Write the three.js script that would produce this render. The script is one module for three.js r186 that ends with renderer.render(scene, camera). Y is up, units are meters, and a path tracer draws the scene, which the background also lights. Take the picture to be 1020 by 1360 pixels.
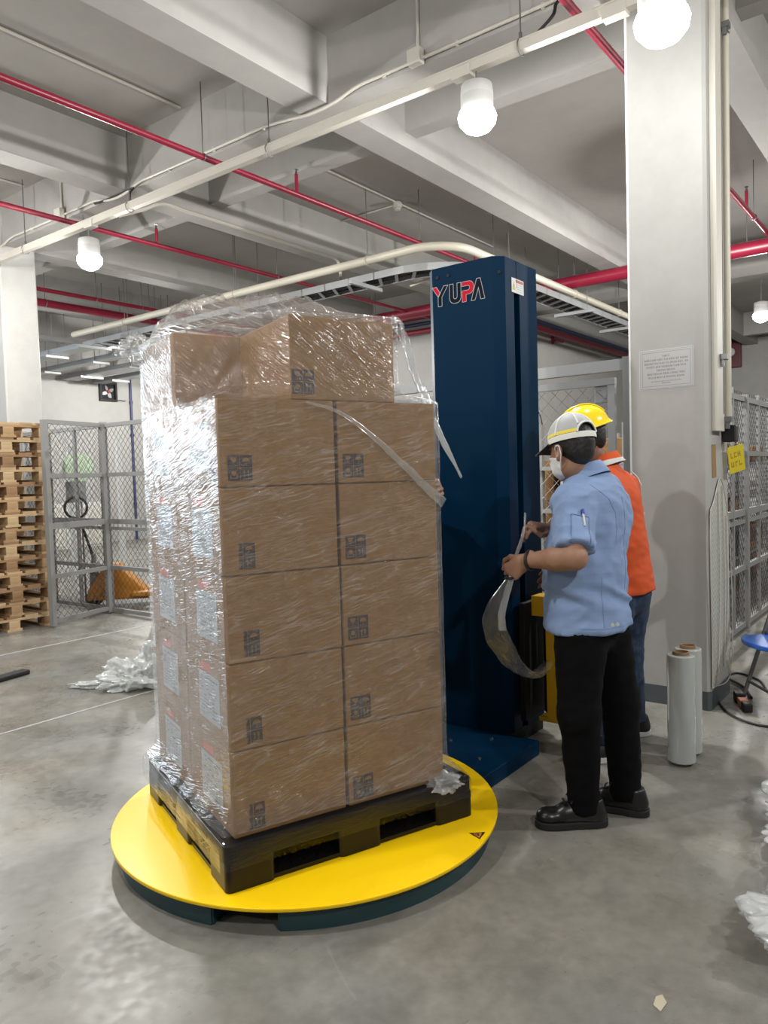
import * as THREE from 'three';
import { RoundedBoxGeometry } from 'three/addons/geometries/RoundedBoxGeometry.js';
import { mergeGeometries, mergeVertices } from 'three/addons/utils/BufferGeometryUtils.js';
import { ImprovedNoise } from 'three/addons/math/ImprovedNoise.js';

// ---------- camera, daylight, exposure ----------
const R = Math.PI / 180;
const scene = new THREE.Scene();
const camera = new THREE.PerspectiveCamera(68.27, 1020 / 1360, 0.05, 80);
camera.position.set(0, 1.40, 0);
camera.rotation.order = 'YXZ';
camera.rotation.set(-2.734 * R, -52.47 * R, -1.696 * R);
scene.background = new THREE.Color(0.80, 0.90, 1.0);      // overcast daylight seen only through the high windows
scene.backgroundIntensity = 6.5;
const renderer = new THREE.WebGLRenderer({ antialias: true });
renderer.setSize(1020, 1360);
renderer.toneMapping = THREE.LinearToneMapping;
renderer.toneMappingExposure = 1.06;
renderer.shadowMap.enabled = true;
renderer.shadowMap.type = THREE.PCFSoftShadowMap;
const LAMP = 16, LAMP_TINT = [0.99, 0.985, 0.945];          // candela of one high-bay lamp

// ---------- small helpers ----------
const V = (x, y, z) => new THREE.Vector3(x, y, z);
const rnd = (seed) => () => { seed = (seed + 0x6D2B79F5) | 0; let t = Math.imul(seed ^ (seed >>> 15), 1 | seed); t = (t + Math.imul(t ^ (t >>> 7), 61 | t)) ^ t; return ((t ^ (t >>> 14)) >>> 0) / 4294967296; };
const rand = rnd(71);
const perlin = new ImprovedNoise();
const clamp = (x, a = 0, b = 1) => Math.min(b, Math.max(a, x));
const mixn = (a, b, t) => a + (b - a) * t;
const smooth = (a, b, x) => { const t = clamp((x - a) / (b - a)); return t * t * (3 - 2 * t); };
const names = {};
function numbered(n) { const k = names[n] = (names[n] ?? -1) + 1; return k ? n + '_' + String(k).padStart(3, '0') : n; }
function shadows(o) { o.castShadow = true; o.receiveShadow = true; return o; }
function tag(o, label, category, group, kind) {
  if (label) o.userData.label = label;
  if (category) o.userData.category = category;
  if (group) o.userData.group = group;
  if (kind) o.userData.kind = kind;
  return o;
}
function thing(name, label, category, pos = [0, 0, 0], turn = 0, group) {
  const o = new THREE.Group(); o.name = numbered(name); scene.add(o);
  o.position.set(...pos); o.rotation.y = turn;
  return tag(o, label, category, group);
}
function mesh(name, geo, mat, parent, pos, rot) {
  const m = shadows(new THREE.Mesh(geo, mat));
  m.name = parent ? name : numbered(name);
  if (pos) m.position.set(...pos);
  if (rot) m.rotation.set(...rot);
  (parent ?? scene).add(m);
  return m;
}
function struct(name, geo, mat, pos, rot) { return tag(mesh(name, geo, mat, null, pos, rot), null, null, null, 'structure'); }
// a box with uv in metres
function bx(w, h, d, x = 0, y = 0, z = 0) {
  const g = new THREE.BoxGeometry(w, h, d), uv = g.attributes.uv, n = g.attributes.normal, p = g.attributes.position;
  for (let i = 0; i < uv.count; i++) {
    const ax = Math.abs(n.getX(i)), ay = Math.abs(n.getY(i));
    if (ax > 0.5) uv.setXY(i, p.getZ(i), p.getY(i)); else if (ay > 0.5) uv.setXY(i, p.getX(i), p.getZ(i)); else uv.setXY(i, p.getX(i), p.getY(i));
  }
  return g.translate(x, y, z);
}
function rb(w, h, d, r = 0.005, seg = 2) { return new RoundedBoxGeometry(w, h, d, seg, Math.min(r, w / 2.01, h / 2.01, d / 2.01)); }
function at(g, x, y, z, rx = 0, ry = 0, rz = 0) { if (rx) g.rotateX(rx); if (ry) g.rotateY(ry); if (rz) g.rotateZ(rz); return g.translate(x, y, z); }
function rod(a, b, r, seg = 10, r2 = r) {
  const A = V(...a), B = V(...b), d = B.clone().sub(A), g = new THREE.CylinderGeometry(r2, r, d.length(), seg, 1);
  g.applyQuaternion(new THREE.Quaternion().setFromUnitVectors(V(0, 1, 0), d.clone().normalize()));
  return g.translate(...A.add(B).multiplyScalar(0.5).toArray());
}
function tube(pts, r, seg = 8, n = pts.length * 8, closed = false) { return new THREE.TubeGeometry(new THREE.CatmullRomCurve3(pts.map((p) => V(...p)), closed, 'centripetal'), n, r, seg, closed); }
function merged(list) { return mergeGeometries(list.map((g) => { const k = g.index ? g.toNonIndexed() : g; for (const n of Object.keys(k.attributes)) if (!['position', 'normal', 'uv'].includes(n)) k.deleteAttribute(n); return k; })); }
function lathe(pts, seg = 40) { return new THREE.LatheGeometry(pts.map((p) => new THREE.Vector2(...p)), seg); }

// ---------- textures ----------
const lattice = (seed, n) => { const r = rnd(seed), a = new Float32Array(n * n); for (let i = 0; i < a.length; i++) a[i] = r(); return a; };
// noise that repeats every unit: nx by ny cells
function tiling(seed, nx, ny) {
  const r = rnd(seed), a = new Float32Array(nx * ny).map(() => r());
  return (u, v) => {
    const x = ((u % 1) + 1) % 1 * nx, y = ((v % 1) + 1) % 1 * ny, i = Math.floor(x), j = Math.floor(y);
    let fx = x - i, fy = y - j; fx = fx * fx * (3 - 2 * fx); fy = fy * fy * (3 - 2 * fy);
    const i0 = i % nx, i1 = (i + 1) % nx, j0 = (j % ny) * nx, j1 = ((j + 1) % ny) * nx;
    return mixn(mixn(a[j0 + i0], a[j0 + i1], fx), mixn(a[j1 + i0], a[j1 + i1], fx), fy);
  };
}
function dataTexture(w, h, fn, srgb = true) {
  const d = new Uint8Array(w * h * 4);
  for (let y = 0; y < h; y++) for (let x = 0; x < w; x++) {
    const c = fn(x / w, y / h), o = (y * w + x) * 4;
    if (c.length) { d[o] = clamp(c[0]) * 255; d[o + 1] = clamp(c[1]) * 255; d[o + 2] = clamp(c[2]) * 255; d[o + 3] = c.length > 3 ? clamp(c[3]) * 255 : 255; } else { d[o] = d[o + 1] = d[o + 2] = clamp(c) * 255; d[o + 3] = 255; }
  }
  const t = new THREE.DataTexture(d, w, h);
  t.wrapS = t.wrapT = THREE.RepeatWrapping; t.magFilter = THREE.LinearFilter; t.minFilter = THREE.LinearMipmapLinearFilter; t.generateMipmaps = true;
  if (srgb) t.colorSpace = THREE.SRGBColorSpace;
  t.needsUpdate = true;
  return t;
}
function rep(t, x, y = x, rot = 0) { const k = t.clone(); k.repeat.set(x, y); k.rotation = rot; k.needsUpdate = true; return k; }
function canvasTexture(w, h, draw) {
  const c = document.createElement('canvas'); c.width = w; c.height = h;
  draw(c.getContext('2d'), w, h);
  const t = new THREE.CanvasTexture(c); t.colorSpace = THREE.SRGBColorSpace;
  return t;
}
const nA = tiling(1, 5, 5), nB = tiling(2, 17, 17), nC = tiling(3, 61, 61), nD = tiling(4, 190, 190), nE = tiling(5, 510, 510);
const scratches = (() => { const r = rnd(9), s = []; for (let i = 0; i < 60; i++) s.push([r(), r(), r() * 6.28, 0.006 + r() * 0.05, r()]); return s; })();
const marks = new Float32Array(1024 * 1024);
for (const [x, y, a, l, k] of scratches) for (let t = 0; t < 1; t += 0.004) {
  const bend = a + t * (k - 0.5), px = Math.floor((x + Math.cos(bend) * l * t) * 1024) & 1023, py = Math.floor((y + Math.sin(bend) * l * t) * 1024) & 1023;
  marks[py * 1024 + px] = k > 0.6 ? -0.055 : 0.04;
}
const concreteMap = dataTexture(1024, 1024, (u, v) => {
  const k = (nA(u, v) - 0.5) * 0.10 + (nB(u, v) - 0.5) * 0.09 + (nC(u, v) - 0.5) * 0.06 + (nD(u, v) - 0.5) * 0.05 + (nE(u, v) - 0.5) * 0.03;
  const blot = smooth(0.72, 0.9, nB(u + 0.3, v + 0.1)) * -0.05, w = (nB(v, u) - 0.5) * 0.02;
  const m = marks[Math.floor(v * 1024) * 1024 + Math.floor(u * 1024)];
  return [0.612 + k + blot + m + w, 0.602 + k + blot + m, 0.575 + k + blot + m - w];
});
const concreteRough = dataTexture(512, 512, (u, v) => 0.36 + (nB(u, v) - 0.5) * 0.22 + (nD(u, v) - 0.5) * 0.14, false);
const plasterMap = dataTexture(512, 512, (u, v) => { const k = (nA(u, v) - 0.5) * 0.03 + (nB(u, v) - 0.5) * 0.02 + (nC(u, v) - 0.5) * 0.012; return [0.795 + k, 0.787 + k, 0.775 + k]; });
const cardMap = dataTexture(512, 512, (u, v) => { const k = (nB(u, v) - 0.5) * 0.05 + (nD(u, v) - 0.5) * 0.03 + Math.sin(u * 6.2832 * 90) * 0.006 + (nE(u, v) - 0.5) * 0.03; return [0.735 + k, 0.600 + k, 0.430 + k]; });
const wn1 = tiling(21, 3, 60), wn2 = tiling(22, 6, 170);
const woodMap = dataTexture(256, 512, (u, v) => { const k = (wn1(u, v) - 0.5) * 0.16 + (wn2(u, v) - 0.5) * 0.10; return [0.82 + k, 0.715 + k, 0.57 + k * 0.9]; });
const denimMap = dataTexture(256, 256, (u, v) => { const k = (nD(u, v) - 0.5) * 0.16 + (nB(u, v) - 0.5) * 0.12; return [0.17 + k, 0.24 + k, 0.35 + k]; });
const clothBump = dataTexture(256, 256, (u, v) => 0.5 + 0.25 * Math.sin(u * 6.2832 * 64) + 0.25 * Math.sin(v * 6.2832 * 64), false);
// stretched film: fine streaks along the pull plus short creases
const f1 = tiling(31, 4, 34), f2 = tiling(32, 9, 90), f3 = tiling(33, 26, 210), f4 = tiling(34, 7, 11), f5 = tiling(35, 60, 60);
const filmBump = dataTexture(1024, 1024, (u, v) => {
  const s = v + 0.03 * f4(u, v), gate = smooth(0.45, 0.8, f4(u + 0.4, v + 0.7));
  const ridge = (n) => Math.pow(1 - Math.abs(2 * n - 1), 5);
  return 0.25 + 0.15 * f1(u, s) + 0.20 * f2(u, s) + 0.11 * f3(u, s) + gate * (0.22 * ridge(f2(u + 0.37, s + 0.11)) + 0.10 * ridge(f3(u + 0.6, s + 0.2)));
}, false);
const filmHaze = dataTexture(1024, 1024, (u, v) => { const s = v + 0.03 * f4(u, v); const rg = (n) => Math.pow(1 - Math.abs(2 * n - 1), 6); return 0.988 - 0.02 * f1(u, s) - 0.16 * rg(f2(u + 0.37, s + 0.11)) * f4(u + 0.1, v + 0.5) - 0.13 * rg(f3(u, s)) * f1(u + 0.5, s); }, false);

// ---------- materials ----------
function mat(color, roughness = 0.6, extra = {}) {
  const { physical, keep = 0.62, ...rest } = extra;
  const m = new (physical ? THREE.MeshPhysicalMaterial : THREE.MeshStandardMaterial)({ roughness, ...rest });
  if (Array.isArray(color)) m.color.setRGB(...color); else m.color.set(color);
  m.color.multiplyScalar(keep);
  return m;
}
const M = {
  floor: mat([0.98, 0.97, 0.95], 1, { map: rep(concreteMap, 1 / 5), roughnessMap: rep(concreteRough, 1 / 4) }),
  wall: mat([0.95, 0.95, 0.94], 0.75, { map: rep(plasterMap, 1 / 2.5) }),
  ceiling: mat([0.92, 0.90, 0.885], 0.85, { map: rep(plasterMap, 1 / 3) }),
  beam: mat([0.94, 0.925, 0.92], 0.8, { map: rep(plasterMap, 1 / 2) }),
  column: mat([0.93, 0.93, 0.925], 0.55, { map: rep(plasterMap, 1 / 1.6) }),
  plinth: mat([0.10, 0.115, 0.125], 0.6),
  red: mat([0.34, 0.012, 0.045], 0.38),
  steel: mat([0.30, 0.30, 0.30], 0.45, { metalness: 0.7 }),
  galv: mat([0.45, 0.46, 0.465], 0.42, { metalness: 0.55 }),
  greySteel: mat([0.38, 0.38, 0.375], 0.5, { metalness: 0.1 }),
  wire: mat([0.065, 0.065, 0.065], 0.5),
  pvc: mat([0.80, 0.76, 0.68], 0.45),
  cream: mat([0.74, 0.69, 0.57], 0.42),
  blackPlastic: mat([0.012, 0.010, 0.010], 0.3, { physical: true, specularIntensity: 0.7 }),
  rubber: mat([0.012, 0.012, 0.013], 0.6),
  navy: mat([0.002, 0.030, 0.078], 0.42, { physical: true, specularIntensity: 0.1 }),
  teal: mat([0.020, 0.066, 0.078], 0.45),
  slot: mat([0.003, 0.004, 0.008], 0.7),
  yellow: mat([0.97, 0.62, 0.004], 0.3, { keep: 1, physical: true, specularIntensity: 0.7 }),
  yellowSteel: mat([0.86, 0.52, 0.015], 0.42, { keep: 0.85 }),
  orangeTruck: mat([0.75, 0.30, 0.02], 0.5),
  card: mat([0.73, 0.58, 0.37], 0.75, { map: cardMap }),
  cardDark: mat([0.62, 0.52, 0.42], 0.8, { map: cardMap }),
  core: mat([0.36, 0.23, 0.12], 0.8),
  tape: mat([0.42, 0.26, 0.11], 0.3),
  wood: mat([0.98, 0.95, 0.90], 0.8, { keep: 0.85, map: rep(woodMap, 2.2, 1) }),
  woodB: mat([0.80, 0.71, 0.62], 0.8, { keep: 0.85, map: rep(woodMap, 2.6, 1) }),
  woodC: mat([0.58, 0.47, 0.40], 0.85, { keep: 0.85, map: rep(woodMap, 2, 1) }),
  paper: mat([0.80, 0.82, 0.84], 0.6),
  redInk: mat([0.80, 0.16, 0.08], 0.6),
  white: mat([0.82, 0.82, 0.81], 0.5),
  line: mat([0.55, 0.55, 0.54], 0.6),
  chrome: mat([0.62, 0.63, 0.65], 0.25, { metalness: 0.9 }),
  blueSeat: mat([0.02, 0.12, 0.52], 0.3, { keep: 1 }),
  bluePipe: mat([0.04, 0.05, 0.16], 0.45),
  skin: mat([0.46, 0.245, 0.155], 0.55),
  skinDark: mat([0.30, 0.14, 0.085], 0.55),
  hair: mat([0.010, 0.009, 0.009], 0.5),
  shirtBlue: mat([0.30, 0.43, 0.72], 0.85, { bumpMap: clothBump, bumpScale: 0.0003 }),
  shirtOrange: mat([0.86, 0.11, 0.015], 0.8),
  black: mat([0.004, 0.004, 0.005], 0.9, { physical: true, specularIntensity: 0.25 }),
  leather: mat([0.012, 0.012, 0.013], 0.32),
  denim: mat([0.9, 0.98, 1.0], 0.9, { map: rep(denimMap, 2) }),
  capWhite: mat([0.78, 0.78, 0.74], 0.8, { keep: 0.85, side: THREE.DoubleSide }),
  capMesh: mat([0.46, 0.47, 0.48], 0.85, { keep: 0.85, side: THREE.DoubleSide }),
  capYellow: mat([0.82, 0.64, 0.06], 0.7, { keep: 0.9 }),
  helmet: mat([0.88, 0.64, 0.005], 0.25, { keep: 0.95, physical: true, clearcoat: 0.6, clearcoatRoughness: 0.15, side: THREE.DoubleSide }),
  maskWhite: mat([0.80, 0.80, 0.80], 0.85, { keep: 0.85, side: THREE.DoubleSide }),
  maskDark: mat([0.02, 0.02, 0.022], 0.85),
  cable: mat([0.015, 0.015, 0.015], 0.5),
  glow: mat([1, 1, 1], 0.4, { emissive: new THREE.Color(1, 1, 0.97), emissiveIntensity: 14 }),
};
M.pane = mat([1, 1, 1], 0.02, { keep: 1, physical: true, transmission: 1, thickness: 0 });
M.film = mat([0.93, 0.94, 0.95], 0.10, { keep: 1, physical: true, transmission: 1, thickness: 0, ior: 1.55, bumpMap: rep(filmBump, 1.6, 2.2, 0.2), bumpScale: 0.009, transmissionMap: rep(filmHaze, 1.6, 2.2, 0.2), side: THREE.DoubleSide });
M.filmClear = mat([0.93, 0.94, 0.95], 0.08, { keep: 1, physical: true, transmission: 1, thickness: 0, ior: 1.36, bumpMap: rep(filmBump, 1.5, 1.5, 0.05), bumpScale: 0.006, side: THREE.DoubleSide });
M.filmTop = mat([0.93, 0.94, 0.95], 0.12, { keep: 1, physical: true, transmission: 0.955, thickness: 0, ior: 1.6, bumpMap: rep(filmBump, 1.9, 1.9, -0.6), bumpScale: 0.016, side: THREE.DoubleSide });
M.filmLoose = mat([0.93, 0.94, 0.95], 0.12, { keep: 1, physical: true, transmission: 0.93, thickness: 0, ior: 1.8, side: THREE.DoubleSide });
M.filmBag = mat([0.93, 0.94, 0.95], 0.1, { keep: 1, physical: true, transmission: 0.97, thickness: 0, ior: 1.4, bumpMap: rep(filmBump, 3, 3, 1.4), bumpScale: 0.01, side: THREE.DoubleSide });
M.filmDense = mat([0.86, 0.87, 0.88], 0.16, { keep: 1, physical: true, transmission: 0.80, thickness: 0, ior: 1.7, side: THREE.DoubleSide });
M.filmRoll = mat([0.60, 0.63, 0.62], 0.2, { physical: true, clearcoat: 1, clearcoatRoughness: 0.08 });
M.filmHeap = mat([0.80, 0.82, 0.82], 0.14, { keep: 1, physical: true, transmission: 0.45, thickness: 0, ior: 1.7, side: THREE.DoubleSide });

// ---------- the room ----------
const H = 4.80, BOT = 4.29;
struct('floor', bx(29, 0.2, 27.4, 6.2, -0.1, -3.3), M.floor);
struct('ceiling', bx(29, 0.2, 27.4, 6.2, H + 0.1, -3.3), M.ceiling);
// back wall with a band of high windows (to the left, outside the frame), the enclosed block and the far walls
{
  const z = -16.5;
  for (const [x0, x1, y0, y1] of [[-8, 0.2, 0, H], [0.2, 6.2, 4.1, H], [0.2, 6.2, 0, 1.3], [6.2, 11.95, 0, H]]) struct('wall_back', bx(x1 - x0, y1 - y0, 0.2, (x0 + x1) / 2, (y0 + y1) / 2, z), M.wall);
  const wf = struct('window_1', merged([bx(6.0, 0.06, 0.1, 3.2, 1.33, z), bx(6.0, 0.06, 0.1, 3.2, 4.07, z), ...[0.23, 1.7, 3.2, 4.7, 6.17].map((x) => bx(0.06, 2.8, 0.1, x, 2.7, z))]), M.greySteel);
  for (const x of [0.965, 2.45, 3.95, 5.435]) mesh('pane', bx(1.43, 2.68, 0.004, x, 2.7, z), M.pane, wf);
  struct('wall_block_side', bx(0.2, H, 10.2, 11.85, H / 2, -11.5), M.wall);
  struct('wall_block_front', bx(8.5, H, 0.2, 16.2, H / 2, -6.5), M.wall);
  struct('wall_far', bx(0.2, H, 17, 20.1, H / 2, 2.0), M.wall);
  struct('wall_front', bx(28.2, H, 0.2, 6, H / 2, 10.1), M.wall);
  struct('wall_left', bx(0.2, H, 26.8, -8.1, H / 2, -3.2), M.wall);
}
// concrete beams along the bays and the girders that join the columns
for (const z of [-1.36, -4.06, -6.71, -9.28, -11.95, -14.5, 1.3, 3.95, 6.6]) struct('ceiling_beam', bx(28, H - BOT, 0.28, 6, (H + BOT) / 2, z), M.beam);
for (const x of [4.725, -3.4, 12.85]) struct('ceiling_beam', bx(0.35, H - BOT + 0.012, 26.4, x, (H + BOT - 0.012) / 2, -3.2), M.beam);
struct('ceiling_beam', bx(0.17, H - 4.42, 26.4, 5.66, (H + 4.42) / 2, -3.2), M.beam);
struct('ceiling_beam', bx(0.2, H - 4.3, 16.3, 18.6, (H + 4.3) / 2, 1.8), M.beam);
function column(x, z) {
  const s = new THREE.Shape(), a = 0.225, c = 0.018;
  [[-a + c, -a], [a - c, -a], [a, -a + c], [a, a - c], [a - c, a], [-a + c, a], [-a, a - c], [-a, -a + c]].forEach(([p, q], i) => i ? s.lineTo(p, q) : s.moveTo(p, q));
  const shaft = new THREE.ExtrudeGeometry(s, { depth: H, bevelEnabled: false }).rotateX(-Math.PI / 2);
  const o = struct('column', shaft, M.column, [x, 0, z]);
  const b = a + 0.004, t = new THREE.Shape(); [[-b + c, -b], [b - c, -b], [b, -b + c], [b, b - c], [b - c, b], [-b + c, b], [-b, b - c], [-b, -b + c]].forEach(([p, q], i) => i ? t.lineTo(p, q) : t.moveTo(p, q));
  mesh('painted_plinth', new THREE.ExtrudeGeometry(t, { depth: 0.11, bevelEnabled: false }).rotateX(-Math.PI / 2), M.plinth, o);
  return o;
}
column(4.72, -1.365); column(4.72, -9.325); column(-3.4, -9.325); column(-3.4, -1.365); column(4.72, 6.6); column(-3.4, 6.6); column(12.85, 6.6);
// painted lines on the floor
struct('floor_line', bx(5.2, 0.002, 0.02, 0.9, 0.001, -4.33), M.line);
struct('floor_line', bx(5.5, 0.002, 0.03, 1.7, 0.001, -6.36), M.line);

// ---------- lamps ----------
function highbay(x, y, z, label, hang, gain = 1) {
  const t = thing('high_bay_lamp', label, 'lamp', [x, y, z], 0, 'white can lamps under the ceiling');
  mesh('housing', lathe([[0, 0.21], [0.05, 0.21], [0.055, 0.20], [0.10, 0.19], [0.106, 0.13], [0.10, 0.126], [0.10, 0.116], [0.106, 0.112], [0.106, 0.03], [0.102, 0.02], [0.094, 0.02], [0.094, 0.06], [0, 0.06]], 32), M.white, t);
  mesh('glowing_lens', lathe([[0, -0.12], [0.04, -0.114], [0.085, -0.09], [0.118, -0.05], [0.126, -0.01], [0.116, 0.02], [0.09, 0.035], [0.085, 0.045], [0, 0.045]], 28), M.glow, t);
  mesh('hanging_rod', rod([0, 0.21, 0], [0, hang - y, 0], 0.006, 8), M.steel, t);
  t.children.at(-2).castShadow = false;   // the lens surrounds its light
  const l = new THREE.PointLight(new THREE.Color(...LAMP_TINT), LAMP * gain); l.position.set(0, -0.02, 0); l.castShadow = true; l.shadow.radius = 2.6; l.shadow.bias = -0.0005;
  t.add(l);
  return t;
}
highbay(4.4, 3.72, -2.52, 'glowing white can lamp hanging beside the raceway above the blue mast', 4.0, 1.4);
highbay(4.4, 3.69, -7.05, 'small glowing can lamp near the left column, below the raceway', 4.0);
highbay(3.68, 3.475, -1.12, 'largest and brightest lamp, glaring in front of the column top', 4.8, 0.13);
highbay(13.0, 3.72, -2.5, 'distant can lamp with a dark cord at the right edge of the photo', 4.8);
// the same lamps of the grid, outside the frame or hidden behind the column
for (const [x, z, gain] of [[-4.2, -7.05], [0.1, -7.05], [0.1, 1.95, 1.6], [4.4, 2.1, 1.4], [8.7, -2.5, 1.9], [2.6, -7.9, 1.1], [8.7, -11.5, 1.5], [10.4, -13.6, 1.7], [4.4, -11.5], [8.7, 1.95], [-4.2, -3.4], [0.6, -2.45, 0.9], [13, 2.0]])
  highbay(x, 3.70, z, 'white can lamp of the ceiling grid outside the photograph or hidden behind the column', 4.8, gain);

// ---------- pipes, raceway and trays under the ceiling ----------
const hangerRod = (x, z, y0, y1 = H) => rod([x, y0, z], [x, y1, z], 0.005, 6);
function sprinkler(t, x, y, z, r) {
  const h = mesh('upright_branch', rod([x, y, z], [x, y + 0.17, z], 0.018, 10), M.red, t);
  mesh('sprinkler_head', merged([at(new THREE.CylinderGeometry(0.008, 0.014, 0.04, 8), x, y + 0.19, z), at(new THREE.CylinderGeometry(0.022, 0.022, 0.004, 10), x, y + 0.215, z)]), M.chrome, h);
}
function redPipeX(y, z, x0, x1, r, label, hangers, heads = []) {
  const t = thing('sprinkler_pipe', label, 'pipe');
  mesh('pipe', rod([x0, y, z], [x1, y, z], r, 20), M.red, t);
  for (const x of hangers) {
    const k = mesh('hanger_rod', hangerRod(x, z, y + r), M.steel, t);
    mesh('clamp', at(new THREE.TorusGeometry(r + 0.004, 0.005, 6, 16), x, y, z, 0, Math.PI / 2), M.steel, k);
  }
  for (const x of heads) sprinkler(t, x, y + r * 0.8, z, r);
  return t;
}
redPipeX(4.17, -5.18, -7.9, 11.3, 0.027, 'long dark red sprinkler pipe crossing the photo from the upper left edge', [4.35, 7.6, 9.8], [5.5, 8.9]);
redPipeX(4.17, -7.49, -7.9, 11.4, 0.027, 'second red sprinkler pipe, just above the small lamp on the left', [4.62, 7.5, 9.6], [5.55]);
redPipeX(4.17, -1.88, -7.9, 12.2, 0.027, 'red sprinkler pipe running behind the brightest lamp and past the column', [6.2, 9.4], [9.05]);
redPipeX(4.20, -10.45, 2, 11.5, 0.03, 'thin red pipe at far left, upper of the pair beside the left column', [6.6, 7.4]);
redPipeX(4.20, -11.2, 2, 11.5, 0.06, 'thick red pipe at far left, lower of the pair beside the left column', [6.2, 8.2]);
{
  const t = thing('water_main', 'thickest red fire main crossing behind the column and the mast', 'pipe');
  mesh('pipe', rod([10.6, 4.14, -16], [10.6, 4.14, 9.5], 0.09, 24), M.red, t);
  for (const z of [-8.2, -5.3, -2.2, -0.9]) mesh('hanger_rod', hangerRod(10.6, z, 4.23), M.steel, t);
  const b = thing('wall_pipe', 'dark blue pipe following the far wall around its corner', 'pipe');
  mesh('pipe', tube([[11.6, 4.16, -15.5], [11.6, 4.16, -10], [11.6, 4.16, -6.6], [11.66, 4.16, -6.32], [12.0, 4.16, -6.25], [15, 4.16, -6.25], [19.5, 4.16, -6.25]], 0.035, 10, 120), M.bluePipe, b);
  const c = thing('wall_pipe', 'red pipe under the dark blue pipe along the far wall', 'pipe');
  mesh('pipe', tube([[11.58, 4.02, -15.5], [11.58, 4.02, -10], [11.58, 4.02, -6.6], [11.64, 4.02, -6.3], [12.0, 4.02, -6.23], [15, 4.02, -6.23], [19.5, 4.02, -6.23]], 0.05, 10, 120), M.red, c);
  mesh('wall_bracket', merged([bx(0.35, 0.04, 0.04, 14, 3.94, -6.3), bx(0.04, 0.22, 0.04, 13.85, 3.98, -6.36)]), M.red, c);
  const d = thing('wall_pipe', 'red pipe above the dark blue pipe along the far wall', 'pipe');
  mesh('pipe', rod([11.62, 4.30, -15.5], [11.62, 4.30, -6.4], 0.05, 14), M.red, d);
}
{
  const t = thing('cable_raceway', 'white cable raceway hung below the beam from the left column to the right one', 'raceway');
  mesh('trunk', bx(0.055, 0.06, 18.2, 4.4, 4.035, -4.9), M.pvc, t);
  mesh('cover_lip', bx(0.062, 0.012, 18.2, 4.4, 4.068, -4.9), M.pvc, t);
  for (const z of [-2.2, -4.43, -6.33, -8.3, -10.4, 0.2]) {
    const k = mesh('hanger_rod', hangerRod(4.4, z, 4.07), M.steel, t);
    mesh('clamp', merged([at(new THREE.TorusGeometry(0.048, 0.005, 6, 16), 4.4, 4.035, z), at(new THREE.CylinderGeometry(0.012, 0.012, 0.05, 8), 4.4, 4.10, z)]), M.steel, k);
  }
  for (const z of [-2.62, -7.0, -1.6]) mesh('joint_cover', bx(0.07, 0.07, 0.14, 4.4, 4.02, z), M.pvc, t);
  const c = thing('conduit', 'thin white conduit clipped along the lower edge of the long beam', 'conduit');
  const pts = []; for (let z = -10.6; z <= 1.5; z += 0.25) { let dip = 0; for (const b of [-1.36, -4.06, -6.71, -9.28]) dip = Math.max(dip, 1 - smooth(0.14, 0.42, Math.abs(z - b))); pts.push([4.53, 4.315 - dip * 0.055, z]); }
  mesh('pipe', tube(pts, 0.0125, 8, 200), M.pvc, c);
  for (let z = -10.3; z < 1; z += 0.63) if (![-1.36, -4.06, -6.71, -9.28].some((b) => Math.abs(z - b) < 0.4)) mesh('clip', bx(0.03, 0.034, 0.02, 4.54, 4.315, z), M.pvc, c);
  for (const [z, x] of [[-3.06, 4.5], [-7.75, 4.5]]) {
    mesh('junction_box', rb(0.07, 0.11, 0.11, 0.012), M.pvc, c, [x, 4.32, z]);
    mesh('riser', tube([[4.535, 4.36, z], [4.535, 4.6, z], [4.535, 4.74, z], [4.5, 4.785, z], [4.2, 4.787, z]], 0.012, 8, 40), M.pvc, c);
  }
  mesh('black_lead', tube([[4.52, 4.30, -1.9], [4.46, 4.25, -1.98], [4.42, 4.16, -1.99], [4.41, 4.08, -2.1]], 0.011, 8), M.cable, c);
  mesh('black_lead', tube([[4.52, 4.28, -7.1], [4.53, 4.275, -6.7], [4.5, 4.26, -6.4], [4.43, 4.18, -6.36], [4.41, 4.08, -6.33]], 0.009, 8), M.cable, c);
  // conduits strapped to the slab
  const slab = (label, pts2, boxes = []) => { const o = thing('slab_conduit', label, 'conduit'); mesh('pipe', tube(pts2, 0.012, 8, 60), M.pvc, o); for (const b of boxes) mesh('ceiling_box', merged([at(new THREE.CylinderGeometry(0.055, 0.055, 0.07, 16), b[0], b[1], b[2]), at(new THREE.CylinderGeometry(0.035, 0.04, 0.03, 16), b[0], b[1] - 0.045, b[2])]), M.pvc, o); };
  slab('thin conduit on the slab above the first red pipe, upper left', [[-1, 4.785, -5.66], [2, 4.785, -5.66], [4.2, 4.785, -5.65], [4.5, 4.785, -5.65]]);
  slab('thin conduit on the slab above the tray corner, with a round box', [[6.0, 4.785, -5.58], [7.8, 4.785, -5.6], [10.2, 4.785, -5.62]], [[7.75, 4.755, -5.6]]);
  slab('short conduit branching from the round ceiling box', [[7.8, 4.785, -5.65], [7.8, 4.785, -6.2], [7.8, 4.785, -6.55]]);
  slab('thin conduit on the slab near the left edge, dropping to the beam', [[2.5, 4.785, -8.45], [4.0, 4.785, -8.44], [4.48, 4.785, -8.42]]);
  slab('bright thin conduit on the slab to the right of the column', [[5.2, 4.785, -1.62], [7.1, 4.785, -1.62], [9.4, 4.785, -1.65], [12, 4.785, -1.66]]);
  const s = thing('side_conduit', 'white conduit bent along the beam behind the raceway, above the long red pipes', 'conduit');
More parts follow.
